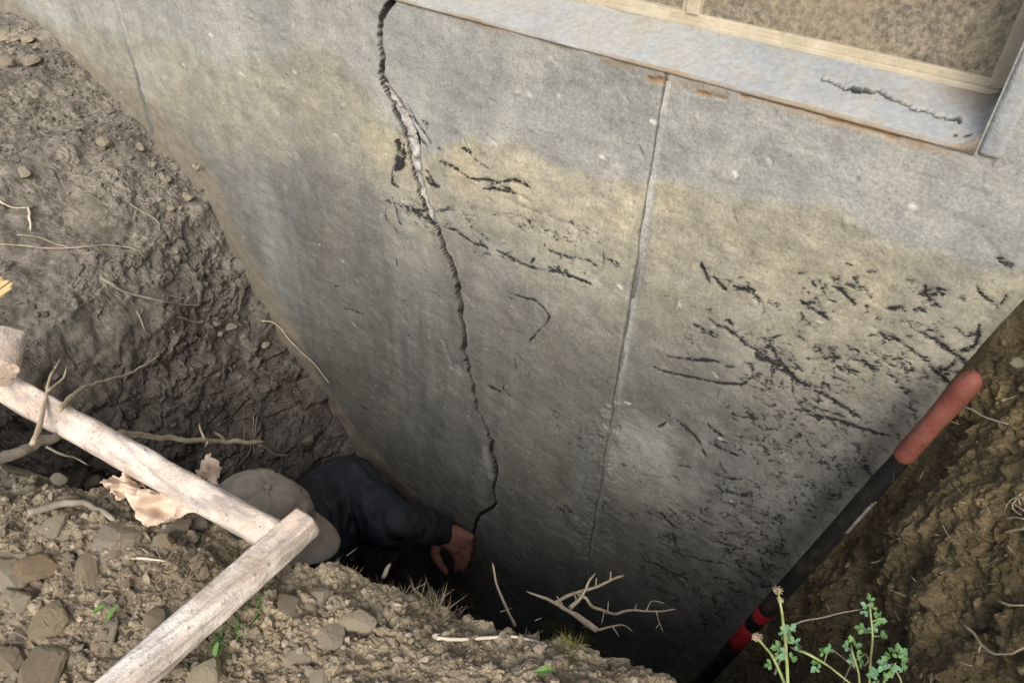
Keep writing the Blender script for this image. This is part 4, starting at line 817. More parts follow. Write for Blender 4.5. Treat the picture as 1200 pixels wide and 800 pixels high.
def root(name, label, mat, lines, cat='root', group=None):
    """lines: list of (points, r0, r1); a point is (px, py) on the soil, or (px, py, distance)"""
    parts = []
    for pts, r0, r1 in lines:
        P = []
        for p in pts:
            if len(p) == 2: P.append(hit(p[0], p[1], r0 * 1.6 + 0.003))
            else: P.append(at_d(float(p[0]), float(p[1]), p[2]))
        P = np.array(P)
        if len(pts[0]) == 2 and len(P) > 3:      # keep surface roots from jumping across dips
            dd = np.linalg.norm(P - CAM, axis=1); sm = np.convolve(np.pad(dd, 1, mode='edge'), [0.25, 0.5, 0.25], 'valid'); dd2 = np.minimum(sm, dd)
            P = CAM + (P - CAM) * (dd2 / dd)[:, None]
        _seed[0] += 3; parts.append(tube_arrays(P, r0, r1, _seed[0]))
    return tag(link(name, tubes_mesh(name, parts), mat), label, cat, group)
root('root', 'long thin pale root lying across the left slope from the picture edge', M_ROOT, [([(-6, 286), (20, 287), (60, 291), (100, 289), (125, 287), (155, 291), (163, 294)], .0022, .0012), ([(20, 275), (45, 278), (66, 286), (84, 290)], .0015, .001)])
root('root', 'short bright white root with a right angle bend on the left slope', M_ROOTW, [([(-4, 234), (8, 241), (20, 244), (33, 243)], .0022, .002), ([(33.5, 243), (34.5, 252), (36, 270)], .003, .0022)])
root('root', 'curved pale root on the slope beside the crumbled clods', M_ROOTG, [([(152, 239), (165, 247), (178, 254), (185, 260), (187, 270)], .0026, .0018)])
root('root', 'dark forked root lying along the middle of the left bank', M_ROOTG, [([(118, 326), (130, 332), (142, 340), (165, 347), (190, 353), (212, 356), (235, 358)], .0045, .0012), ([(178, 335), (188, 340), (196, 345), (218, 350)], .002, .0012)])
root('root', 'grey root with a hooked tip below the dark forked root', M_ROOTG, [([(200, 369), (212, 372), (226, 377), (240, 378)], .0036, .0028), ([(240, 378), (243, 384), (242, 396)], .0026, .0015), ([(240, 378), (246, 372)], .002, .0012)])
root('root', 'stubby grey root between the hooked root and the pole', M_ROOTG, [([(160, 364), (164, 372), (170, 388)], .003, .0016), ([(163, 370), (168, 362)], .002, .001)])
root('root', 'thin wiry root hanging against the wall above the worker', M_ROOT, [([(306, 376), (318, 377), (328, 384), (338, 397), (354, 413), (370, 428), (380, 441), (386, 449)], .0026, .0014)])
root('root', 'bare pale root rising from behind the pole over the left bank', M_ROOT, [([(70, 480, 1.02), (83, 466, 1.06), (97, 455, 1.10), (120, 447, 1.15), (145, 440, 1.20), (166, 430, 1.25), (188, 416, 1.30)], 0.00360, 0.00120)])
root('root', 'forked upright root behind the left part of the pole', M_ROOT, [([(38, 520, 1.0), (46, 500, 1.02), (52, 476, 1.05), (55, 460, 1.07), (57, 445, 1.09), (64, 432, 1.10)], 0.00337, 0.00135), ([(56, 458, 1.07), (66, 450, 1.09), (76, 440, 1.1), (78, 430, 1.1)], 0.00187, 0.00105), ([(64, 432, 1.1), (71, 420, 1.11)], 0.00120, 0.00075)])
root('root', 'thick grey root under the pole at the left edge', M_ROOTG, [([(-10, 541, 0.98), (20, 530, 1.0), (45, 518, 1.02), (75, 508, 1.05), (100, 500, 1.1)], 0.00638, 0.00450), ([(54, 523, 1.02), (72, 532, 1.03), (90, 537, 1.05), (105, 545, 1.06)], 0.00165, 0.00075)])
root('root', 'broken root with a peeled tan tip beneath the middle of the pole', M_ROOT, [([(140, 506, 1.08), (170, 511, 1.12), (200, 513, 1.16), (235, 516, 1.2), (262, 517, 1.24), (282, 518, 1.26), (309, 518, 1.3)], 0.00420, 0.00345), ([(240, 515, 1.2), (236, 506, 1.2), (233, 496, 1.2)], 0.00225, 0.00105), ([(264, 516, 1.24), (257, 510, 1.23), (251, 506, 1.22)], 0.00300, 0.00120), ([(244, 517, 1.2), (240, 524, 1.2)], 0.00150, 0.00075)])
for pl, lb_ in (([(297, 486), (297, 500), (294, 515), (293, 528), (284, 540), (272, 550)], 'left-curling long fibre of the hanging roots left of the cap'), ([(301, 488), (299, 505), (297, 522), (298, 533)], 'straight right fibre of the hanging roots left of the cap'), ([(288, 492), (286, 510), (285, 522), (281, 532)], 'straight left fibre of the hanging roots left of the cap')):
    root('root_fibre', lb_, M_ROOTG, [(pl, .0017, .0009)], group='hanging root fibres')
root('root', 'thin drooping root below the peeled tan tip', M_ROOTG, [([(304, 521, 1.3), (313, 526, 1.33), (322, 532, 1.36), (337, 533, 1.4)], .002, .001)])
root('root', 'thick curved brown root lying among the clods under the pole', M_ROOTG, [([(33, 602), (50, 596), (72, 591), (90, 590), (108, 594), (122, 601), (134, 609)], .0052, .0028)])
root('twig', 'long pale straw lying across the near rim', M_ROOTW, [([(512, 747), (540, 749), (570, 747), (600, 745), (622, 749), (646, 758)], .0022, .0014)], 'twig')
root('twig', 'straight upright twig standing at the pit edge', M_ROOT, [([(604, 733, 1.02), (597, 719, 1.03), (588, 700, 1.04), (581, 680, 1.05), (577, 659, 1.06)], .0021, .0013)], 'twig')
root('dead_branch', 'bare branching dead branch reaching out over the dark pit', M_ROOT, [
    ([(700, 738, 1.0), (680, 724, 1.01), (655, 708, 1.02), (616, 692, 1.04)], 0.00408, 0.00122), ([(668, 712, 1.01), (682, 698, 1.02), (690, 682, 1.03), (698, 670, 1.05)], 0.00272, 0.00082),
    ([(650, 706, 1.02), (668, 697, 1.03), (690, 690, 1.04), (706, 684, 1.06), (720, 677, 1.08), (731, 674, 1.1)], 0.00245, 0.00150), ([(715, 679, 1.07), (716, 668, 1.08)], 0.00122, 0.00068), ([(698, 686, 1.05), (699, 676, 1.05)], 0.00095, 0.00054),
    ([(677, 697, 1.03), (685, 699, 1.03), (693, 709, 1.04), (706, 714, 1.05), (720, 719, 1.07), (730, 717, 1.09), (742, 714, 1.11), (760, 716, 1.13), (776, 716, 1.15), (792, 713, 1.18)], 0.00231, 0.00095),
    ([(712, 716, 1.06), (713, 704, 1.06)], 0.00095, 0.00054), ([(708, 715, 1.05), (705, 732, 1.05)], 0.00088, 0.00054), ([(744, 714, 1.11), (746, 707, 1.11)], 0.00082, 0.00048), ([(757, 716, 1.12), (764, 704, 1.14), (780, 707, 1.16)], 0.00095, 0.00054), ([(769, 716, 1.14), (773, 730, 1.15), (778, 742, 1.16)], 0.00088, 0.00054), ([(773, 730, 1.15), (768, 736, 1.15)], 0.00068, 0.00048),
    ([(700, 738, 1.0), (716, 734, 1.01), (730, 732, 1.03), (742, 740, 1.05)], 0.00136, 0.00068), ([(718, 734, 1.01), (726, 746, 1.02)], 0.00095, 0.00054), ([(668, 712, 1.01), (675, 704, 1.02), (672, 692, 1.03)], 0.00136, 0.00068), ([(660, 709, 1.02), (652, 698, 1.02)], 0.00102, 0.00061)], 'branch')
root('twig', 'short forked straw on the rim edge below the cap brim', M_ROOTW, [([(413, 657), (420, 652), (427, 649)], .0014, .0009), ([(415, 656), (423, 654), (431, 653)], .0013, .0008)], 'twig')
root('twig', 'stubby pale twig sticking up from the rim below the sleeve', M_ROOTW, [([(449, 676, .98), (453, 669, .99), (458, 660, 1.0)], .0032, .0022)], 'twig')
root('twig', 'thin straw at the pit edge below the hand', M_ROOT, [([(482, 692, .98), (491, 687, .99), (501, 682, 1.0)], .0012, .0008)], 'twig')
root('twig', 'pale straw beside the reddish brown clod, upper of two', M_ROOT, [([(145, 643), (160, 642), (175, 648)], .0016, .001)], 'twig')
root('twig', 'pale straw beside the reddish brown clod, lower of two', M_ROOTW, [([(154, 654), (172, 654), (194, 657)], .0016, .0011)], 'twig')
root('twig', 'short straw right of the rust-brown stone', M_ROOT, [([(116, 691), (132, 693)], .0014, .001)], 'twig')
root('root', 'white hair root on the right bank beside the red handle', M_ROOTW, [([(1116, 470), (1126, 475), (1140, 480), (1150, 486), (1165, 492), (1182, 497)], .0012, .0007)])
root('root', 'small forked root in the middle of the right bank', M_ROOT, [([(1085, 606), (1084, 594), (1090, 586), (1094, 578), (1108, 572)], .0016, .0008), ([(1084, 594), (1081, 587)], .0012, .0008), ([(1076, 611), (1088, 607), (1100, 606)], .0014, .0008), ([(1100, 606), (1104, 601)], .001, .0006)])
root('root', 'tangled pale roots at the right edge of the right bank', M_ROOT, [([(1204, 586), (1192, 582), (1182, 588), (1176, 600)], .0014, .0007), ([(1204, 600), (1190, 592), (1178, 584)], .0012, .0007), ([(1202, 608), (1188, 606), (1176, 608)], .0012, .0007), ([(1196, 578), (1186, 594), (1198, 604)], .001, .0006), ([(1190, 578), (1196, 592)], .001, .0006)])
root('root', 'hooked pale root below the tangled roots at the right edge', M_ROOT, [([(1204, 618), (1192, 620), (1184, 622), (1176, 624), (1168, 632)], .0015, .0007), ([(1155, 628), (1156, 621), (1160, 616)], .0012, .0007)])
root('root', 'short pale root low on the left of the right bank', M_ROOT, [([(1020, 659), (1030, 657), (1038, 652)], .0013, .0007)])
root('root', 'branching root at the lower right corner of the right bank', M_ROOT, [([(1130, 732), (1142, 742), (1150, 754), (1162, 764), (1180, 766), (1204, 756)], .0016, .0009), ([(1120, 770), (1128, 776), (1140, 780)], .0012, .0007), ([(1150, 754), (1146, 764)], .001, .0006)])
root('root', 'single pale root at the right edge, halfway down the right bank', M_ROOT, [([(1170, 704), (1182, 708), (1202, 709)], .0015, .0008)])

# ------------------------------------------------------------------ white weathered wooden frame lying on the rim
frame_e = empty('wooden_frame', tuple(at_z(310.0, 620.0, 0.0))); tag(frame_e, 'peeling white wooden frame of pole and boards lying across the pit corner', 'frame')
def timber(name, a, b, w, h, up, parent, mat, seed, bevel=0.004, off=(0, 0), rough_=0.0015):
    a = Vector(a); b = Vector(b); L = (b - a).length; zax = (b - a).normalized(); up = Vector(up); yax = (up - zax * up.dot(zax)).normalized(); xax = yax.cross(zax)
    n = 60; bm = bmesh.new(); prof = []
    for cx_, cy_ in ((1, 1), (-1, 1), (-1, -1), (1, -1)):
        for q in range(4):
            an = {(1, 1): 0, (-1, 1): 1, (-1, -1): 2, (1, -1): 3}[(cx_, cy_)] * math.pi / 2 + q * math.pi / 6
            prof.append((cx_ * (w / 2 - bevel) + bevel * math.cos(an), cy_ * (h / 2 - bevel) + bevel * math.sin(an)))
    m_ = len(prof); u = np.linspace(0, 1, n); rings = []
    for i in range(n):
        ring = []
        for j, (x_, y_) in enumerate(prof):
            nz = float(fbm(np.array([u[i] * L * 25.0]), np.array([j * 0.6]), 3, seed)[0]); e_ = 1 - 0.05 * (i in (0, n - 1))
            ring.append(bm.verts.new(a + zax * (L * u[i] + (rough_ * 2 * nz if i in (0, n - 1) else 0)) + xax * (x_ * e_ + rough_ * nz) + yax * (y_ * e_ + rough_ * nz)))
        rings.append(ring)
    for i in range(n - 1):
        for j in range(m_): bm.faces.new((rings[i][j], rings[i][(j + 1) % m_], rings[i + 1][(j + 1) % m_], rings[i + 1][j]))
    bm.faces.new(rings[0][::-1]); bm.faces.new(rings[-1])
    return bm_link(name, bm, mat, parent, True)
zA = 0.062
tA0 = at_z(-40.0, 429.0, zA + 0.02); tA1 = at_z(322.0, 629.0, zA); 
timber('pole', tA0, tA1, 0.035, 0.034, (0.0, -0.45, 1), frame_e, M_WOOD, 601, bevel=0.008, rough_=0.0024)
tB0 = at_z(362.0, 609.0, zA + 0.002); tB1 = at_z(84.0, 856.0, zA - 0.012)
timber('cross_board', tB0, tB1, 0.030, 0.031, (-0.02, 0, 1), frame_e, M_WOODB, 603, bevel=0.005, rough_=0.003)
c0 = at_z(-25.0, 424.0, zA + 0.05); c1 = at_z(14.0, 410.0, zA + 0.055)
timber('end_block', at_d(0.0, 438.0, 1.06), at_d(9.0, 397.0, 1.10), 0.042, 0.034, (0.3, -1, 0.4), frame_e, M_WOOD, 605, bevel=0.008)

# peach paper scrap under the pole
def crumple(name, quad, dist, seed, amp, parent=None, zoff=0.0):
    n = 26; r = np.random.default_rng(seed); U, W_ = np.meshgrid(np.linspace(0, 1, n), np.linspace(0, 1, n), indexing='ij'); q = np.array(quad, float)
    PXX = (q[0, 0] * (1 - U) + q[1, 0] * U) * (1 - W_) + (q[3, 0] * (1 - U) + q[2, 0] * U) * W_; PYY = (q[0, 1] * (1 - U) + q[1, 1] * U) * (1 - W_) + (q[3, 1] * (1 - U) + q[2, 1] * U) * W_
    ed = np.minimum(np.minimum(U, 1 - U), np.minimum(W_, 1 - W_)); jx = 5 * fbm(U * 6, W_ * 6, 4, seed) * np.exp(-ed * 9); jy = 5 * fbm(U * 6 + 20, W_ * 6, 4, seed + 1) * np.exp(-ed * 9)
    f1_, f2_, ci = worley(U * 1.8, W_ * 1.8, seed); fold = np.abs(fbm(U * 1.5, W_ * 1.5, 2, seed + 5))
    dd = dist + amp * (fold * 1.2 + 0.5 * (f1_ - 0.4)) - 0.01 * zoff
    P = at_d(PXX + jx, PYY + jy, dd); me = mesh_np(name, P.reshape(-1, 3), grid_faces(n, n), False); o = link(name, me, M_PEACH, parent)
    md = o.modifiers.new('thickness', 'SOLIDIFY'); md.thickness = 0.0012; return o
pe = empty('paper_scrap', tuple(hit(190.0, 600.0))); tag(pe, 'torn crumpled peach paper scrap tucked under the white pole', 'paper')
pd = float(np.linalg.norm(hit(190.0, 600.0) - CAM))
crumple('sheet', [(146, 580), (206, 566), (230, 598), (170, 618)], pd - 0.035, 701, 0.03, pe); crumple('sheet', [(118, 562), (150, 556), (178, 585), (136, 583)], pd - 0.018, 705, 0.03, pe)
crumple('sheet', [(140, 543), (160, 548), (172, 572), (146, 566)], pd - 0.02, 707, 0.03, pe); crumple('sheet', [(228, 552), (246, 533), (258, 545), (254, 570)], pd - 0.005, 709, 0.025, pe)

# splintered wood chips
def splinter(name, label, p0, p1, dist, w, seed):
    a, b = at_d(float(p0[0]), float(p0[1]), dist), at_d(float(p1[0]), float(p1[1]), dist); parts = []
    ax = (b - a); L = np.linalg.norm(ax); ax /= L; sd_ = np.cross(ax, FWD); sd_ /= np.linalg.norm(sd_); r = np.random.default_rng(seed)
    for q in range(7):
        o_ = sd_ * (q - 3) * w / 7 + FWD * r.uniform(-0.003, 0.003); parts.append(tube_arrays([a + o_, a + o_ + ax * L * r.uniform(0.6, 1.0)], w / 8, w / 16, seed + q, 5, 0.3, 8, 0.1))
    return tag(link(name, tubes_mesh(name, parts), M_SPLINT), label, 'wood chip')
splinter('wood_splinter', 'bright splintered wood end poking in at the left picture edge', (-14, 346), (19, 324), 1.5, 0.03, 801)
splinter('wood_splinter', 'orange split wood piece at the bottom edge of the rim', (722, 812), (698, 786), 0.93, 0.026, 811)

# ------------------------------------------------------------------ long-handled tool leaning in the corner of wall and bank
tp0 = at_y(1132.0, 452.0, 0.835); tq = at_y(868.0, 748.0, 0.805); axd = (tq - tp0) / np.linalg.norm(tq - tp0); tl = (tp0[2] + 1.50) / -axd[2]; tp1 = tp0 + axd * tl
tool = empty('digging_shovel', tuple(tp1)); tag(tool, 'long black handled shovel with red rubber grip leaning in the wall corner', 'shovel')
def along(px, py):                            # length along the handle seen at a pixel
    r = rays(float(px), float(py)); n_ = np.cross(axd, np.cross(r, axd)); A = np.array([axd, -r]).T; s_, *_ = np.linalg.lstsq(A, CAM - tp0, rcond=None); return float(s_[0])
def lathe(name, prof, mat, parent, sides=20):
    z_ = axd; x_ = np.cross(z_, [0, 1, 0]); x_ /= np.linalg.norm(x_); y_ = np.cross(z_, x_); V_ = []; n = len(prof)
    for s_, r_ in prof:
        for j in range(sides): a = 2 * math.pi * j / sides; V_.append(tp0 + z_ * s_ + r_ * (x_ * math.cos(a) + y_ * math.sin(a)))
    F_ = []
    for i in range(n - 1):
        for j in range(sides): F_.append((i * sides + j, i * sides + (j + 1) % sides, (i + 1) * sides + (j + 1) % sides, (i + 1) * sides + j))
    return link(name, mesh_np(name, V_, F_), mat, parent)
sg = along(1056, 536); s1 = along(893, 712); s2 = along(878, 730); s3 = along(865, 748)
lathe('grip', [(-0.021, 0.00035), (-0.020, 0.00489), (-0.016, 0.00944), (-0.008, 0.01294), (0.004, 0.01385), (0.03, 0.01363), (sg * 0.5, 0.01259), (sg - 0.012, 0.01328), (sg - 0.004, 0.01259), (sg, 0.01049)], M_RED, tool)
lathe('shaft', [(sg - 0.004, 0.01084), (sg + 0.05, 0.01224), (sg + 0.16, 0.01224), (s1, 0.01294), (tl - 0.40, 0.01294), (tl - 0.30, 0.01119)], M_BLACK, tool)
lathe('red_band', [(s1 - 0.003, 0.01286), (s1, 0.01371), (s1 + 0.02, 0.01371), (s1 + 0.023, 0.01286)], M_REDDARK, tool); lathe('red_band', [(s2, 0.01286), (s2 + 0.002, 0.01385), (s3 + 0.01, 0.01385), (s3 + 0.012, 0.01286)], M_REDDARK, tool)
lathe('socket', [(tl - 0.42, 0.01363), (tl - 0.30, 0.01468), (tl - 0.24, 0.01328), (tl - 0.22, 0.00699)], M_STEEL, tool)
bx_ = np.cross(axd, [0, 1, 0]); bx_ /= np.linalg.norm(bx_); by_ = np.cross(axd, bx_); V_ = []
for i in range(13):
    u = i / 12; hw_ = 0.105 * (1 - max(0, (u - 0.55) / 0.45) ** 2.2 * 0.85)
    for j in range(9): q = j / 4 - 1; V_.append(tp0 + axd * (tl - 0.26 + 0.25 * u) + bx_ * q * hw_ + by_ * 0.018 * (q * q - 0.4 + 0.5 * (1 - u)))
o = link('blade', mesh_np('blade', V_, grid_faces(13, 9)), M_STEEL, tool); md = o.modifiers.new('thickness', 'SOLIDIFY'); md.thickness = 0.002
# pale silver strip along the handle
sa, sb = along(1018, 578), along(986, 615); V_ = []
vd = CAM - (tp0 + axd * sa); vd -= axd * vd.dot(axd); vd /= np.linalg.norm(vd); vs = np.cross(axd, vd); vs = vs if vs.dot(RIGHT) > 0 else -vs
for i in range(16):
    for j in range(5):
        a = 0.75 + j * 0.17; V_.append(tp0 + axd * (sa + (sb - sa) * i / 15 + 0.004 * math.sin(j * 2.1 + i)) + 0.0131 * (vd * math.cos(a) + vs * math.sin(a)))
link('handle_strip', mesh_np('handle_strip', V_, grid_faces(16, 5)), M_STRIP, tool)

# ------------------------------------------------------------------ the worker crouching in the pit
person = empty('person', (-0.95, -0.42, -1.53)); tag(person, 'person in grey cap and navy jacket crouching in the pit, touching the crack', 'person')
def capsule(bm, a, b, ra, rb, seg=14):
    a = Vector(a); b = Vector(b); ax = b - a; L = ax.length; q = ax.to_track_quat('Z', 'Y') if L > 1e-6 else Matrix.Identity(3).to_quaternion(); rings = []; pr = []
    for i in range(6): t = -math.pi / 2 + i / 5 * math.pi / 2; pr.append((ra * math.cos(t), ra * math.sin(t)))
    for i in range(6): t = i / 5 * math.pi / 2; pr.append((rb * math.cos(t), L + rb * math.sin(t)))
    for r_, z_ in pr: rings.append([bm.verts.new(a + q @ Vector((max(r_, 1e-4) * math.cos(2 * math.pi * j / seg), max(r_, 1e-4) * math.sin(2 * math.pi * j / seg), z_))) for j in range(seg)])
    for i in range(len(rings) - 1):
        for j in range(seg): bm.faces.new((rings[i][j], rings[i][(j + 1) % seg], rings[i + 1][(j + 1) % seg], rings[i + 1][j]))
    bm.faces.new(rings[0][::-1]); bm.faces.new(rings[-1])
def ball(bm, c, r, R=None):
    M_ = Matrix.Translation(Vector(c)) @ ((R.to_4x4()) if R is not None else Matrix.Identity(4)) @ Matrix.Diagonal((r[0], r[1], r[2], 1)); bmesh.ops.create_uvsphere(bm, u_segments=20, v_segments=14, radius=1.0, matrix=M_)
def chain(bm, pts):
    for (a, ra), (b, rb_) in zip(pts[:-1], pts[1:]): capsule(bm, a, b, ra, rb_)
def fused(name, bm, mat, parent, voxel, smooth=4, noise=0.0, nscale=18):
    o = bm_link(name, bm, mat, parent, True); r_ = o.modifiers.new('fuse', 'REMESH'); r_.mode = 'VOXEL'; r_.voxel_size = voxel; r_.use_smooth_shade = True
    s_ = o.modifiers.new('smooth', 'SMOOTH'); s_.iterations = smooth; s_.factor = 0.5
    deps = bpy.context.evaluated_depsgraph_get(); me = bpy.data.meshes.new_from_object(o.evaluated_get(deps)); o.modifiers.clear(); old = o.data; o.data = me; bpy.data.meshes.remove(old); me.name = name
    if noise:
        n = len(me.vertices); co = np.zeros(n * 3); no = np.zeros(n * 3); me.vertices.foreach_get('co', co); me.vertices.foreach_get('normal', no); co = co.reshape(-1, 3); no = no.reshape(-1, 3)
        w_ = 0.05 * fbm(co[:, 0] * 9 + 3, co[:, 1] * 9 + co[:, 2] * 9, 2, 905); k_ = fbm((co[:, 0] + w_) * nscale * 0.6 + co[:, 2] * nscale * 0.9, (co[:, 1] - w_) * nscale - co[:, 2] * nscale * 0.4, 4, 903, 0.55); k_ = (1 - np.abs(k_) * 2.6) * np.clip(0.6 + 1.2 * fbm(co[:, 0] * 7, co[:, 1] * 7 + co[:, 2] * 6, 2, 907), 0.1, 1.4)
        co += no * (noise * k_)[:, None]; me.vertices.foreach_set('co', co.ravel().astype(np.float32)); me.update()
    me.materials.clear(); me.materials.append(mat); me.polygons.foreach_set('use_smooth', np.full(len(me.polygons), True)); return o
def A3(p): return Vector((float(p[0]), float(p[1]), float(p[2])))
capc = A3(at_d(311.0, 581.0, 1.67))                      # centre of the visible crown
fw = Vector((0.80, 0.52, -0.30)).normalized(); lf = Vector((-fw.y, fw.x, 0.0)).normalized(); upv = fw.cross(lf).normalized(); HR = Matrix((fw, lf, upv)).transposed()
head = capc - upv * 0.085
def H(f_, l_, u_): return head + fw * f_ + lf * l_ + upv * u_
SL = A3(at_y(408.0, 568.0, 0.750)); SR = SL + Vector((0.10, -0.37, -0.02)); NB = head + Vector((-0.075, 0.0, -0.13)); MID = (SL + SR) / 2
WR = A3(at_y(514.0, 620.0, 0.818)); EL = A3(at_d(464.0, 613.0, 1.83)); PEL = Vector((MID.x - 0.06, MID.y + 0.02, -1.26))
KN = A3(at_y(541.0, 636.0, 0.848)); PC = WR.lerp(KN, 0.5)
Rw = SR + Vector((0.30, 0.02, -0.42)); Re = SR + Vector((0.14, -0.08, -0.25))
KL, KR = PEL + Vector((0.38, 0.14, 0.06)), PEL + Vector((0.40, -0.12, 0.04)); AL, AR = PEL + Vector((0.16, 0.15, -0.20)), PEL + Vector((0.18, -0.14, -0.20))
bm = bmesh.new()
ball(bm, H(0, 0, 0), (0.094, 0.074, 0.098), HR); ball(bm, H(0.035, 0, -0.07), (0.062, 0.055, 0.06), HR)             # skull, jaw
chain(bm, [(H(0.088, 0, 0.0), 0.009), (H(0.112, 0, -0.035), 0.013)])                                                # nose
for s_ in (-1, 1): ball(bm, H(0.0, 0.076 * s_, -0.01), (0.022, 0.010, 0.032), HR); ball(bm, H(0.080, 0.030 * s_, 0.004), (0.014, 0.016, 0.012), HR)
ball(bm, H(0.088, 0, -0.065), (0.014, 0.024, 0.008), HR); ball(bm, H(0.088, 0, -0.077), (0.013, 0.021, 0.008), HR)   # lips
chain(bm, [(H(-0.02, 0, -0.07), 0.058), (NB, 0.062)]); chain(bm, [(NB, 0.06), (MID + Vector((-.04, 0, -.03)), 0.07), (PEL, 0.10)]); chain(bm, [(SL, 0.045), (MID + Vector((-.03, 0, -.02)), 0.06), (SR, 0.045)])
chain(bm, [(SL, 0.052), (EL, 0.036), (WR - (WR - EL).normalized() * 0.02, 0.024)]); chain(bm, [(SR, 0.052), (Re, 0.040), (Rw, 0.028)])
chain(bm, [(PEL + Vector((0, .09, 0)), 0.085), (KL, 0.058), (AL, 0.04)]); chain(bm, [(PEL + Vector((0, -.09, 0)), 0.085), (KR, 0.058), (AR, 0.04)])
def hand(bm, wr, kn, dn_, side, curl, L=1.0, thumb_dir=None):
    """palm from the wrist to the knuckles; four fingers of different length bent towards dn_, thumb from the side of the palm"""
    ax = (kn - wr).normalized(); sd_ = side.normalized(); n_ = ax.cross(sd_).normalized(); pm = wr.lerp(kn, 0.55)
    M3 = Matrix((ax, sd_, n_)).transposed(); ball(bm, pm, ((kn - wr).length * 0.55, 0.036, 0.017), M3); chain(bm, [(wr, 0.023), (pm, 0.020)])
    for o_ in (-0.024, 0.0, 0.024): chain(bm, [(wr + sd_ * o_ * 0.4 + ax * 0.01, 0.019), (kn + sd_ * o_, 0.0135)])
    for i, (o_, l_) in enumerate(((0.025, 0.074), (0.0085, 0.082), (-0.0085, 0.076), (-0.024, 0.060))):
        k0 = kn + sd_ * o_ - ax * (0.006 * abs(i - 1)); d1 = (ax * (1 - curl * 0.7) + dn_ * (curl * 0.7)).normalized(); d2 = (ax * (1 - curl) * 0.5 + dn_).normalized(); d3 = (dn_ - ax * curl * 0.35 + sd_ * 0.02).normalized()
        p1 = k0 + d1 * l_ * 0.46; p2 = p1 + d2 * l_ * 0.32; p3 = p2 + d3 * l_ * 0.24; chain(bm, [(k0 - ax * 0.03, 0.0095), (k0, 0.0105), (p1, 0.0092), (p2, 0.0085), (p3, 0.0070)])
    td = thumb_dir or (dn_ * 0.8 + ax * 0.5 + sd_ * 0.2).normalized(); b0 = wr.lerp(kn, 0.28) + sd_ * 0.028; b1 = b0 + (td * 0.7 + sd_ * 0.5).normalized() * 0.036; b2 = b1 + td * 0.032; b3 = b2 + (td * 0.8 + ax * 0.4).normalized() * 0.024
    chain(bm, [(b0, 0.0145), (b1, 0.0125), (b2, 0.0105), (b3, 0.0082)])
imgdown = Vector(tuple(-UP)); imgr = Vector(tuple(RIGHT))
hand(bm, WR, KN, (imgdown * 0.85 + Vector(tuple(FWD)) * 0.42 - imgr * 0.05).normalized(), (imgdown * 0.62 - imgr * 0.78).normalized(), 0.8, 1.0, (imgdown * 0.85 + imgr * 0.38 + Vector(tuple(FWD)) * 0.2).normalized())
hand(bm, Rw, Rw + (Rw - Re).normalized() * 0.085, Vector((0, 0.2, -1)).normalized(), Vector((0, 1, 0)), 0.5)
body = fused('body', bm, M_SKIN, person, 0.0036, 4)
bm = bmesh.new()
chain(bm, [(NB + Vector((0, 0, 0.005)), 0.082), (MID + Vector((-.03, 0, -.02)), 0.135), (PEL + Vector((0, 0, 0.06)), 0.150)]); chain(bm, [(SL, 0.076), (MID + Vector((-.02, 0, 0.0)), 0.12), (SR, 0.076)])
chain(bm, [(SL, 0.078), (SL.lerp(EL, 0.6), 0.058), (EL, 0.053), (EL.lerp(WR, 0.5), 0.050), (WR - (WR - EL).normalized() * 0.060, 0.042)]); chain(bm, [(SR, 0.078), (Re, 0.060), (Rw, 0.043)])
fused('jacket', bm, M_JACKET, person, 0.0042, 2, 0.015, 19)
ca = (WR - EL).normalized(); cx_ = ca.cross(Vector((0, 0, 1))).normalized(); cy_ = ca.cross(cx_); V_ = []
cp = [(-0.085, 0.045), (-0.06, 0.047), (-0.045, 0.044), (-0.03, 0.045), (-0.012, 0.041), (0.008, 0.0375), (0.020, 0.0335), (0.024, 0.031), (0.022, 0.028), (0.0, 0.024)]
for i, (t_, r_) in enumerate(cp):
    for j in range(25):
        a = 2 * math.pi * j / 24; q = r_ * (1 + 0.06 * math.sin(3 * a + i) + 0.04 * math.sin(7 * a - 2 * i)); V_.append(tuple(WR + ca * (t_ + 0.002 * math.sin(2 * a)) + cx_ * q * math.cos(a) + cy_ * q * 0.9 * math.sin(a)))
link('cuff', mesh_np('cuff', V_, grid_faces(len(cp), 25)), M_JACKET, person)
bm = bmesh.new(); ball(bm, PEL, (0.15, 0.17, 0.13))
for s_, K_, A_ in ((1, KL, AL), (-1, KR, AR)): chain(bm, [(PEL + Vector((0, .09 * s_, 0)), 0.11), (K_, 0.078), (A_, 0.062)])
fused('trousers', bm, M_TROUS, person, 0.008, 3, 0.005, 16)
for A_ in (AL, AR):
    bm = bmesh.new(); chain(bm, [(A_, 0.052), (Vector((A_.x, A_.y, -1.49)), 0.050)]); chain(bm, [(Vector((A_.x - 0.02, A_.y, -1.49)), 0.046), (Vector((A_.x + 0.16, A_.y, -1.50)), 0.040)]); fused('boot', bm, M_BOOT, person, 0.007, 2)
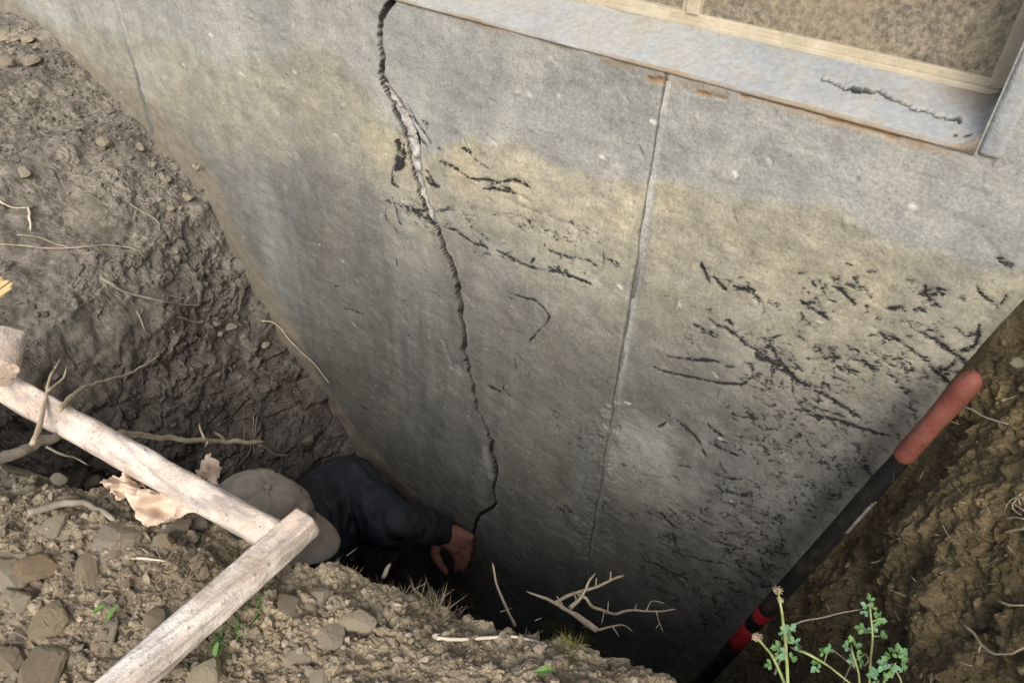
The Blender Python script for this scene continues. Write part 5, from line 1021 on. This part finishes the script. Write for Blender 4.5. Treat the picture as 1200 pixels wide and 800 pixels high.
# cap: six-panel crown, visor, dark crescent at its root and button
nC, mC = 90, 30; V_ = []; seamw = []
for i in range(nC):
    a = 2 * math.pi * i / nC
    for j in range(mC + 1):
        t = (j / mC) * math.pi / 2; rr = math.cos(t) ** 0.82; hz = 0.118 * math.sin(t) ** 0.9
        sm = 1 - 0.022 * math.exp(-((((a / (math.pi / 3)) + 0.5) % 1 - 0.5) / 0.05) ** 2)
        x_, y_ = 0.113 * rr * math.cos(a) * sm, 0.090 * rr * math.sin(a) * sm
        wv_ = 0.008 * float(fbm(np.array([a * 1.6 + 3]), np.array([t * 2.5]), 3, 921)[0]); hz += 0.010 * rr * max(0, math.cos(a)); V_.append(tuple(H(x_ * (1 + wv_ * 6), y_ * (1 + wv_ * 6), -0.002 + hz * sm + wv_)))
F_ = [(i * (mC + 1) + j, ((i + 1) % nC) * (mC + 1) + j, ((i + 1) % nC) * (mC + 1) + j + 1, i * (mC + 1) + j + 1) for i in range(nC) for j in range(mC)]
capo = link('cap', mesh_np('cap', V_, F_), M_CAP, person)
V_ = []
for i in range(25):
    a = (i / 24 - 0.5) * math.pi * 0.98
    for j in range(9):
        u = j / 8; r0x, r0y = 0.108, 0.087; x_ = r0x * math.cos(a) + u * 0.072 * max(0, math.cos(a)) ** 0.55; y_ = (r0y * math.sin(a)) * (1 - 0.06 * u); V_.append(tuple(H(x_, y_, 0.0 - 0.016 * u * math.cos(a) - 0.018 * (y_ / 0.087) ** 2 * min(1, u * 1.5 + .2))))
vis = link('visor', mesh_np('visor', V_, grid_faces(25, 9)), M_CAP, capo); md = vis.modifiers.new('thickness', 'SOLIDIFY'); md.thickness = 0.004
V_ = []
for i in range(25):
    a = (i / 24 - 0.5) * math.pi * 0.9
    for j in range(4):
        u = j / 3 * 0.24; x_ = 0.107 * math.cos(a) + u * 0.072 * max(0, math.cos(a)) ** 0.55 + 0.002; y_ = 0.0875 * math.sin(a); V_.append(tuple(H(x_, y_, 0.0035 - 0.016 * u * math.cos(a) - 0.018 * (y_ / 0.087) ** 2 * min(1, u * 1.5 + .2))))
link('dark_crescent', mesh_np('dark_crescent', V_, grid_faces(25, 4)), M_CAPD, capo)
bm = bmesh.new(); ball(bm, H(0, 0, 0.117), (0.008, 0.008, 0.004), HR); bm_link('button', bm, M_CAP, capo, True)
bm = bmesh.new(); ball(bm, A3(at_d(341.0, 585.0, 1.66)), (0.003, 0.003, 0.003)); 
for i, a in enumerate((0.5, -0.5, 1.57, -1.57)):
    t = 0.95; bm2 = None; ball(bm, H(0.113 * math.cos(t) ** .82 * math.cos(a), 0.090 * math.cos(t) ** .82 * math.sin(a), 0.002 + 0.118 * math.sin(t) ** .9), (0.003, 0.003, 0.003))
bmesh.ops.delete(bm, geom=[v for v in bm.verts[:] if (v.co - A3(at_d(341.0, 585.0, 1.66))).length < 0.004], context='VERTS')
bm_link('eyelet', bm, M_CAPD, capo, True)
bm = bmesh.new(); ball(bm, H(-0.028, 0, -0.012), (0.080, 0.083, 0.055), HR); fused('hair', bm, M_HAIR, person, 0.005, 2, 0.003, 70)

# ------------------------------------------------------------------ plants on the rim
def leaf_verts(base, dirv, nrm_, L, Wd, lobes, seed, cup=0.2):
    r = np.random.default_rng(seed); dirv = dirv / np.linalg.norm(dirv); sd_ = np.cross(nrm_, dirv); sd_ /= np.linalg.norm(sd_) + 1e-9; n_ = np.cross(dirv, sd_); N = 18; V_ = [base]; 
    for i in range(N + 1):
        t = -math.pi * 0.92 + 2 * math.pi * 0.92 * i / N; rr = 1 - 0.32 * abs(math.sin(t * lobes / 2)) ** 0.8 + r.normal() * 0.03
        x_ = L * (0.52 + 0.48 * math.cos(t) * rr); y_ = Wd * 0.5 * math.sin(t) * rr; V_.append(base + dirv * x_ + sd_ * y_ + n_ * (cup * Wd * (abs(y_) / Wd) ** 1.2 - 0.25 * L * (x_ / L) ** 2 * cup))
    return V_, [(0, i, i + 1) for i in range(1, N + 1)]
def plant(name, label, stems, leaves, heads=(), yr=0.455, seed=0, leafmat=None):
    """stems: [(points, r0, r1)], leaves: [(px, py, size px, angle deg)], heads: [(px, py, r px)]; pixel points at a common depth with jitter"""
    r = np.random.default_rng(seed); first = at_y(float(stems[0][0][0][0]), float(stems[0][0][0][1]), yr); e_ = empty(name, tuple(first)); tag(e_, label, 'plant', 'weeds on the rim')
    for pts, r0, r1 in stems:
        P = np.array([at_y(float(p[0]), float(p[1]), yr + 0.012 * math.sin(i * 1.3 + seed)) for i, p in enumerate(pts)])
        link('stem', tubes_mesh('stem', [tube_arrays(P, r0 * 0.62, r1 * 0.7, seed + 3, 6, 0.1, None, 0.2)]), M_STEM, e_)
    for i, (px, py, sz_, an) in enumerate(leaves):
        yy = yr + r.uniform(-0.015, 0.015); p = at_y(float(px), float(py), yy); k_ = np.linalg.norm(p - CAM) / F; V_ = []; F_ = []
        for q in range(3 if sz_ > 7 else 1):
            aa = math.radians(an + (0, 62, -62)[q] + r.normal() * 12); dv = RIGHT * math.cos(aa) + UP * math.sin(aa) + FWD * r.normal() * 0.35; nv = -FWD + 0.5 * UP + r.normal(size=3) * 0.35
            L = sz_ * k_ * 0.82 * (1 if q == 0 else 0.78); v, f = leaf_verts(p + dv * L * 0.05, dv, nv, L, L * 0.72, 5, seed + i * 5 + q); o_ = len(V_); V_ += v; F_ += [tuple(x_ + o_ for x_ in t) for t in f]
        me = bpy.data.meshes.new('leaf'); me.from_pydata([tuple(v) for v in V_], [], F_); me.update(); link('leaf', me, leafmat or (M_LEAF, M_LEAFB)[i % 2], e_)
    for px, py, rp in heads:
        p = at_y(float(px), float(py), yr); k_ = np.linalg.norm(p - CAM) / F; parts = []; bmh = bmesh.new(); ball(bmh, A3(p), (rp * k_ * .55,) * 3); me0 = bpy.data.meshes.new('t'); bmh.to_mesh(me0); bmh.free(); v0 = np.array([v.co[:] for v in me0.vertices]); f0 = [tuple(q.vertices) for q in me0.polygons]; parts.append((v0, f0)); bpy.data.meshes.remove(me0)
        for q in range(16):
            dv = r.normal(size=3); dv[2] = abs(dv[2]); dv /= np.linalg.norm(dv); parts.append(tube_arrays([p, p + dv * rp * k_ * 0.9], 0.0008, 0.0005, seed + q, 4, 0.2, 4, 0.1))
        link('seed_head', tubes_mesh('seed_head', parts), M_FLOWER, e_)
plant('weed_plant', 'left weed on the rim with two dried flower heads before the shovel', [([(924, 826), (923, 795), (921, 760), (918, 730), (914, 705), (911, 690)], .0030, .0015), ([(923, 812), (916, 792), (906, 770), (896, 757), (888, 748)], .0028, .0015), ([(906, 772), (911, 765), (913, 758)], .0012, .0008)],
      [(922, 752, 13, 60), (918, 742, 12, 100), (915, 758, 13, 190), (920, 765, 12, 200), (927, 771, 10, 0), (926, 738, 11, 70), (904, 778, 10, 180), (930, 752, 10, 40), (913, 768, 9, 220)], [(911, 692, 7), (914, 703, 5), (886, 746, 8)], 0.452, 31)
plant('weed_plant', 'tall thin weed with small scalloped leaves, tallest one at the right', [([(1019, 826), (1019, 795), (1021, 765), (1022, 735), (1020, 715), (1020, 702)], .0020, .0010), ([(1021, 740), (1012, 741), (1009, 737)], .001, .0007), ([(1022, 745), (1030, 745), (1034, 746)], .001, .0007), ([(1022, 728), (1028, 725)], .001, .0007)],
      [(1020, 703, 9, 90), (1016, 711, 9, 140), (1022, 712, 8, 50), (1018, 718, 8, 160), (1027, 725, 12, 10), (1023, 733, 9, -60), (1011, 736, 11, 170), (1016, 739, 8, 120), (1032, 745, 11, -10), (1014, 716, 7, 200), (1028, 722, 8, 60)], (), 0.462, 57)
plant('weed_plant', 'short leafy weed between the tall weed and the flowering weed', [([(1008, 826), (1007, 800), (1004, 780), (999, 764), (997, 752)], .0020, .0010)],
      [(997, 752, 9, 100), (994, 757, 9, 170), (1002, 757, 9, 20), (999, 765, 10, 190), (1004, 766, 9, 0), (1001, 775, 9, 190), (1007, 776, 10, 10), (996, 750, 7, 40)], (), 0.456, 83)
plant('weed_plant', 'low slanting weed stem growing out of the flowering weed', [([(1004, 806), (985, 791), (965, 776), (945, 765), (926, 758)], .0012, .0019), ([(966, 776), (968, 768), (970, 762)], .001, .0007)],
      [(960, 776, 10, 200), (957, 782, 9, 230), (968, 766, 10, 90), (972, 762, 9, 60), (965, 764, 8, 150), (935, 762, 8, 40)], (), 0.448, 95)
plant('weed_plant', 'bushy blue green weed low at the right of the rim', [([(1030, 824), (1034, 805), (1040, 790), (1050, 776)], .0018, .0009), ([(1052, 824), (1056, 805), (1050, 785)], .0014, .0009), ([(1025, 822), (1026, 806), (1030, 797)], .0014, .0009)],
      [(1050, 764, 12, 100), (1056, 766, 12, 40), (1044, 768, 12, 150), (1040, 775, 12, 190), (1056, 775, 12, -20), (1048, 778, 11, 250), (1052, 770, 11, 90), (1030, 788, 12, 150), (1036, 792, 12, 30), (1028, 797, 12, 200), (1036, 786, 11, 90), (1058, 782, 9, -50), (1042, 786, 10, 0), (1024, 792, 11, 120)], (), 0.45, 107)
root('twig', 'thin curved brown tendril behind the flowering weed', M_ROOTG, [([(908, 790, .98), (918, 760, 1.0), (926, 738, 1.02), (938, 728, 1.04), (960, 724, 1.06), (985, 718, 1.08), (1010, 714, 1.1)], .0014, .0008)], 'twig')
root('twig', 'reddish dry stems between the weeds', M_ROOTD, [([(985, 810, .98), (992, 790, 1.0), (1000, 775, 1.0), (1016, 765, 1.0)], .0012, .0008), ([(1013, 780, 1.), (1018, 772, 1.0), (1014, 765, 1.0)], .001, .0007), ([(975, 760, 1.0), (990, 772, 1.0), (1004, 785, 1.0)], .0009, .0006)], 'twig')
# small green leaf and grass on the rim
def loose_leaf(label, px, py, sz_, an, seed, mat=M_LEAF):
    p = hit(px, py, 0.012); k_ = np.linalg.norm(p - CAM) / F; a = math.radians(an); dv = RIGHT * math.cos(a) + UP * math.sin(a); v, f = leaf_verts(p, dv, np.array([-0.2, -0.5, 0.9]), sz_ * k_, sz_ * k_ * 0.55, 1, seed, 0.5)
    me = bpy.data.meshes.new('leaf'); me.from_pydata([tuple(q) for q in v], [], f); me.update(); tag(link('green_leaf', me, mat), label, 'leaf')
loose_leaf('small bright green leaf among the brown clods', 124, 730, 20, 62, 5, M_GRASS); loose_leaf('dull green leaf touching the small bright green leaf', 107, 719, 15, 35, 6, M_GRASS); loose_leaf('thin green blade by the pinkish tan stone at the bottom', 252, 775, 20, 85, 7, M_GRASS); loose_leaf('dark blue green leaf flat on the rim near the orange wood', 625, 787, 22, 10, 8, M_GRASS)

def tufts(name, label, cat, mat, pts, n, L0, L1, w, seed, spread=0.012, upb=0.5, lean=None):
    r = np.random.default_rng(seed); V_ = []; F_ = []
    base = np.array([hit(a, b, 0.0) for a, b in pts])
    for i in range(n):
        p = base[r.integers(len(base))] + np.array([r.normal() * spread, r.normal() * spread, r.normal() * spread * 0.3]); yr_ = p[1] - CAM[1]; g = float(ground_rel(np.array([p[0]]), np.array([yr_]))[0]) + CAM[2]
        if g > p[2] - 0.05: p[2] = g - 0.001
        dv = r.normal(size=3); dv[2] = abs(dv[2]) * 0.6 + upb
        if lean is not None: dv += lean
        dv /= np.linalg.norm(dv); L = r.uniform(L0, L1); sd_ = np.cross(dv, r.normal(size=3)); sd_ /= np.linalg.norm(sd_); b_ = r.normal(size=3) * L * 0.3; o_ = len(V_)
        V_ += [p - sd_ * w, p + sd_ * w, p + dv * L * 0.5 + b_ * 0.4 + sd_ * w * 0.8, p + dv * L * 0.5 + b_ * 0.4 - sd_ * w * 0.8, p + dv * L + b_]; F_ += [(o_, o_ + 1, o_ + 2, o_ + 3), (o_ + 3, o_ + 2, o_ + 4)]
    me = bpy.data.meshes.new(name); me.from_pydata([tuple(v) for v in V_], [], F_); me.update(); return tag(link(name, me, mat), label, cat, kind='stuff')
rp = [(x, float(np.interp(x, [390, 450, 500, 540, 580, 620, 660, 700, 760, 800, 860], [655, 690, 700, 700, 725, 742, 735, 742, 770, 785, 793])) + dy) for x in range(395, 860, 9) for dy in (2, 8)]
tufts('root_thatch', 'matted dead roots and grass fringing the pit edge', 'thatch', M_THATCH, [(512, 700), (520, 694), (530, 692), (540, 696), (548, 702), (556, 712), (528, 704), (515, 712), (545, 715), (560, 722), (505, 712)], 1500, 0.008, 0.030, 0.0005, 71, 0.010, 0.4)
tufts('root_thatch', 'fine dead rootlets along the whole near rim edge', 'thatch', M_THATCH, rp, 520, 0.004, 0.014, 0.0004, 73, 0.008, 0.3, np.array([0, 0.5, 0]))
tufts('moss', 'olive moss growing on the rim beside the dead branch', 'moss', M_MOSS, [(640, 735), (650, 730), (662, 735), (675, 742), (655, 745), (685, 752), (700, 760), (668, 752), (690, 745), (715, 768), (740, 776)], 1800, 0.004, 0.014, 0.0007, 75, 0.010, 0.6)
tufts('moss', 'yellow green moss on the rim at the bottom beside the weeds', 'moss', M_MOSS, [(815, 792), (825, 790), (835, 793), (845, 797), (800, 794), (852, 800)], 900, 0.004, 0.012, 0.0007, 77, 0.009, 0.6)
tufts('grass', 'sparse short green grass under the white board', 'grass', M_GRASS, [(285, 725), (295, 722), (305, 718), (275, 735), (260, 745), (265, 755), (255, 770)], 60, 0.010, 0.025, 0.0012, 79, 0.008, 0.4)
tufts('grass', 'yellowed grass blades among the brown clods left of the board', 'grass', M_THATCH, [(180, 668), (195, 672), (200, 680), (185, 690), (40, 745), (75, 690), (110, 700), (150, 690)], 110, 0.012, 0.035, 0.0007, 81, 0.010, 0.1)
tufts('root_thatch', 'fine root hairs spread over the right bank', 'thatch', M_ROOT, [(1170, 590), (1185, 600), (1150, 640), (1100, 700), (1060, 640), (1150, 520), (1180, 470), (1130, 700), (1180, 680), (1090, 560), (1140, 580), (1040, 680), (1120, 640)], 70, 0.006, 0.018, 0.0003, 85, 0.03, -0.2)
tufts('root_thatch', 'fine hair roots hanging out of the dark left bank', 'thatch', M_ROOTG, [(240, 400), (262, 420), (285, 470), (292, 500), (310, 440), (330, 490), (350, 480), (345, 530), (270, 520), (220, 450), (180, 420), (150, 470), (300, 540), (360, 500), (250, 350), (200, 330)], 110, 0.015, 0.045, 0.0005, 87, 0.02, -0.3)
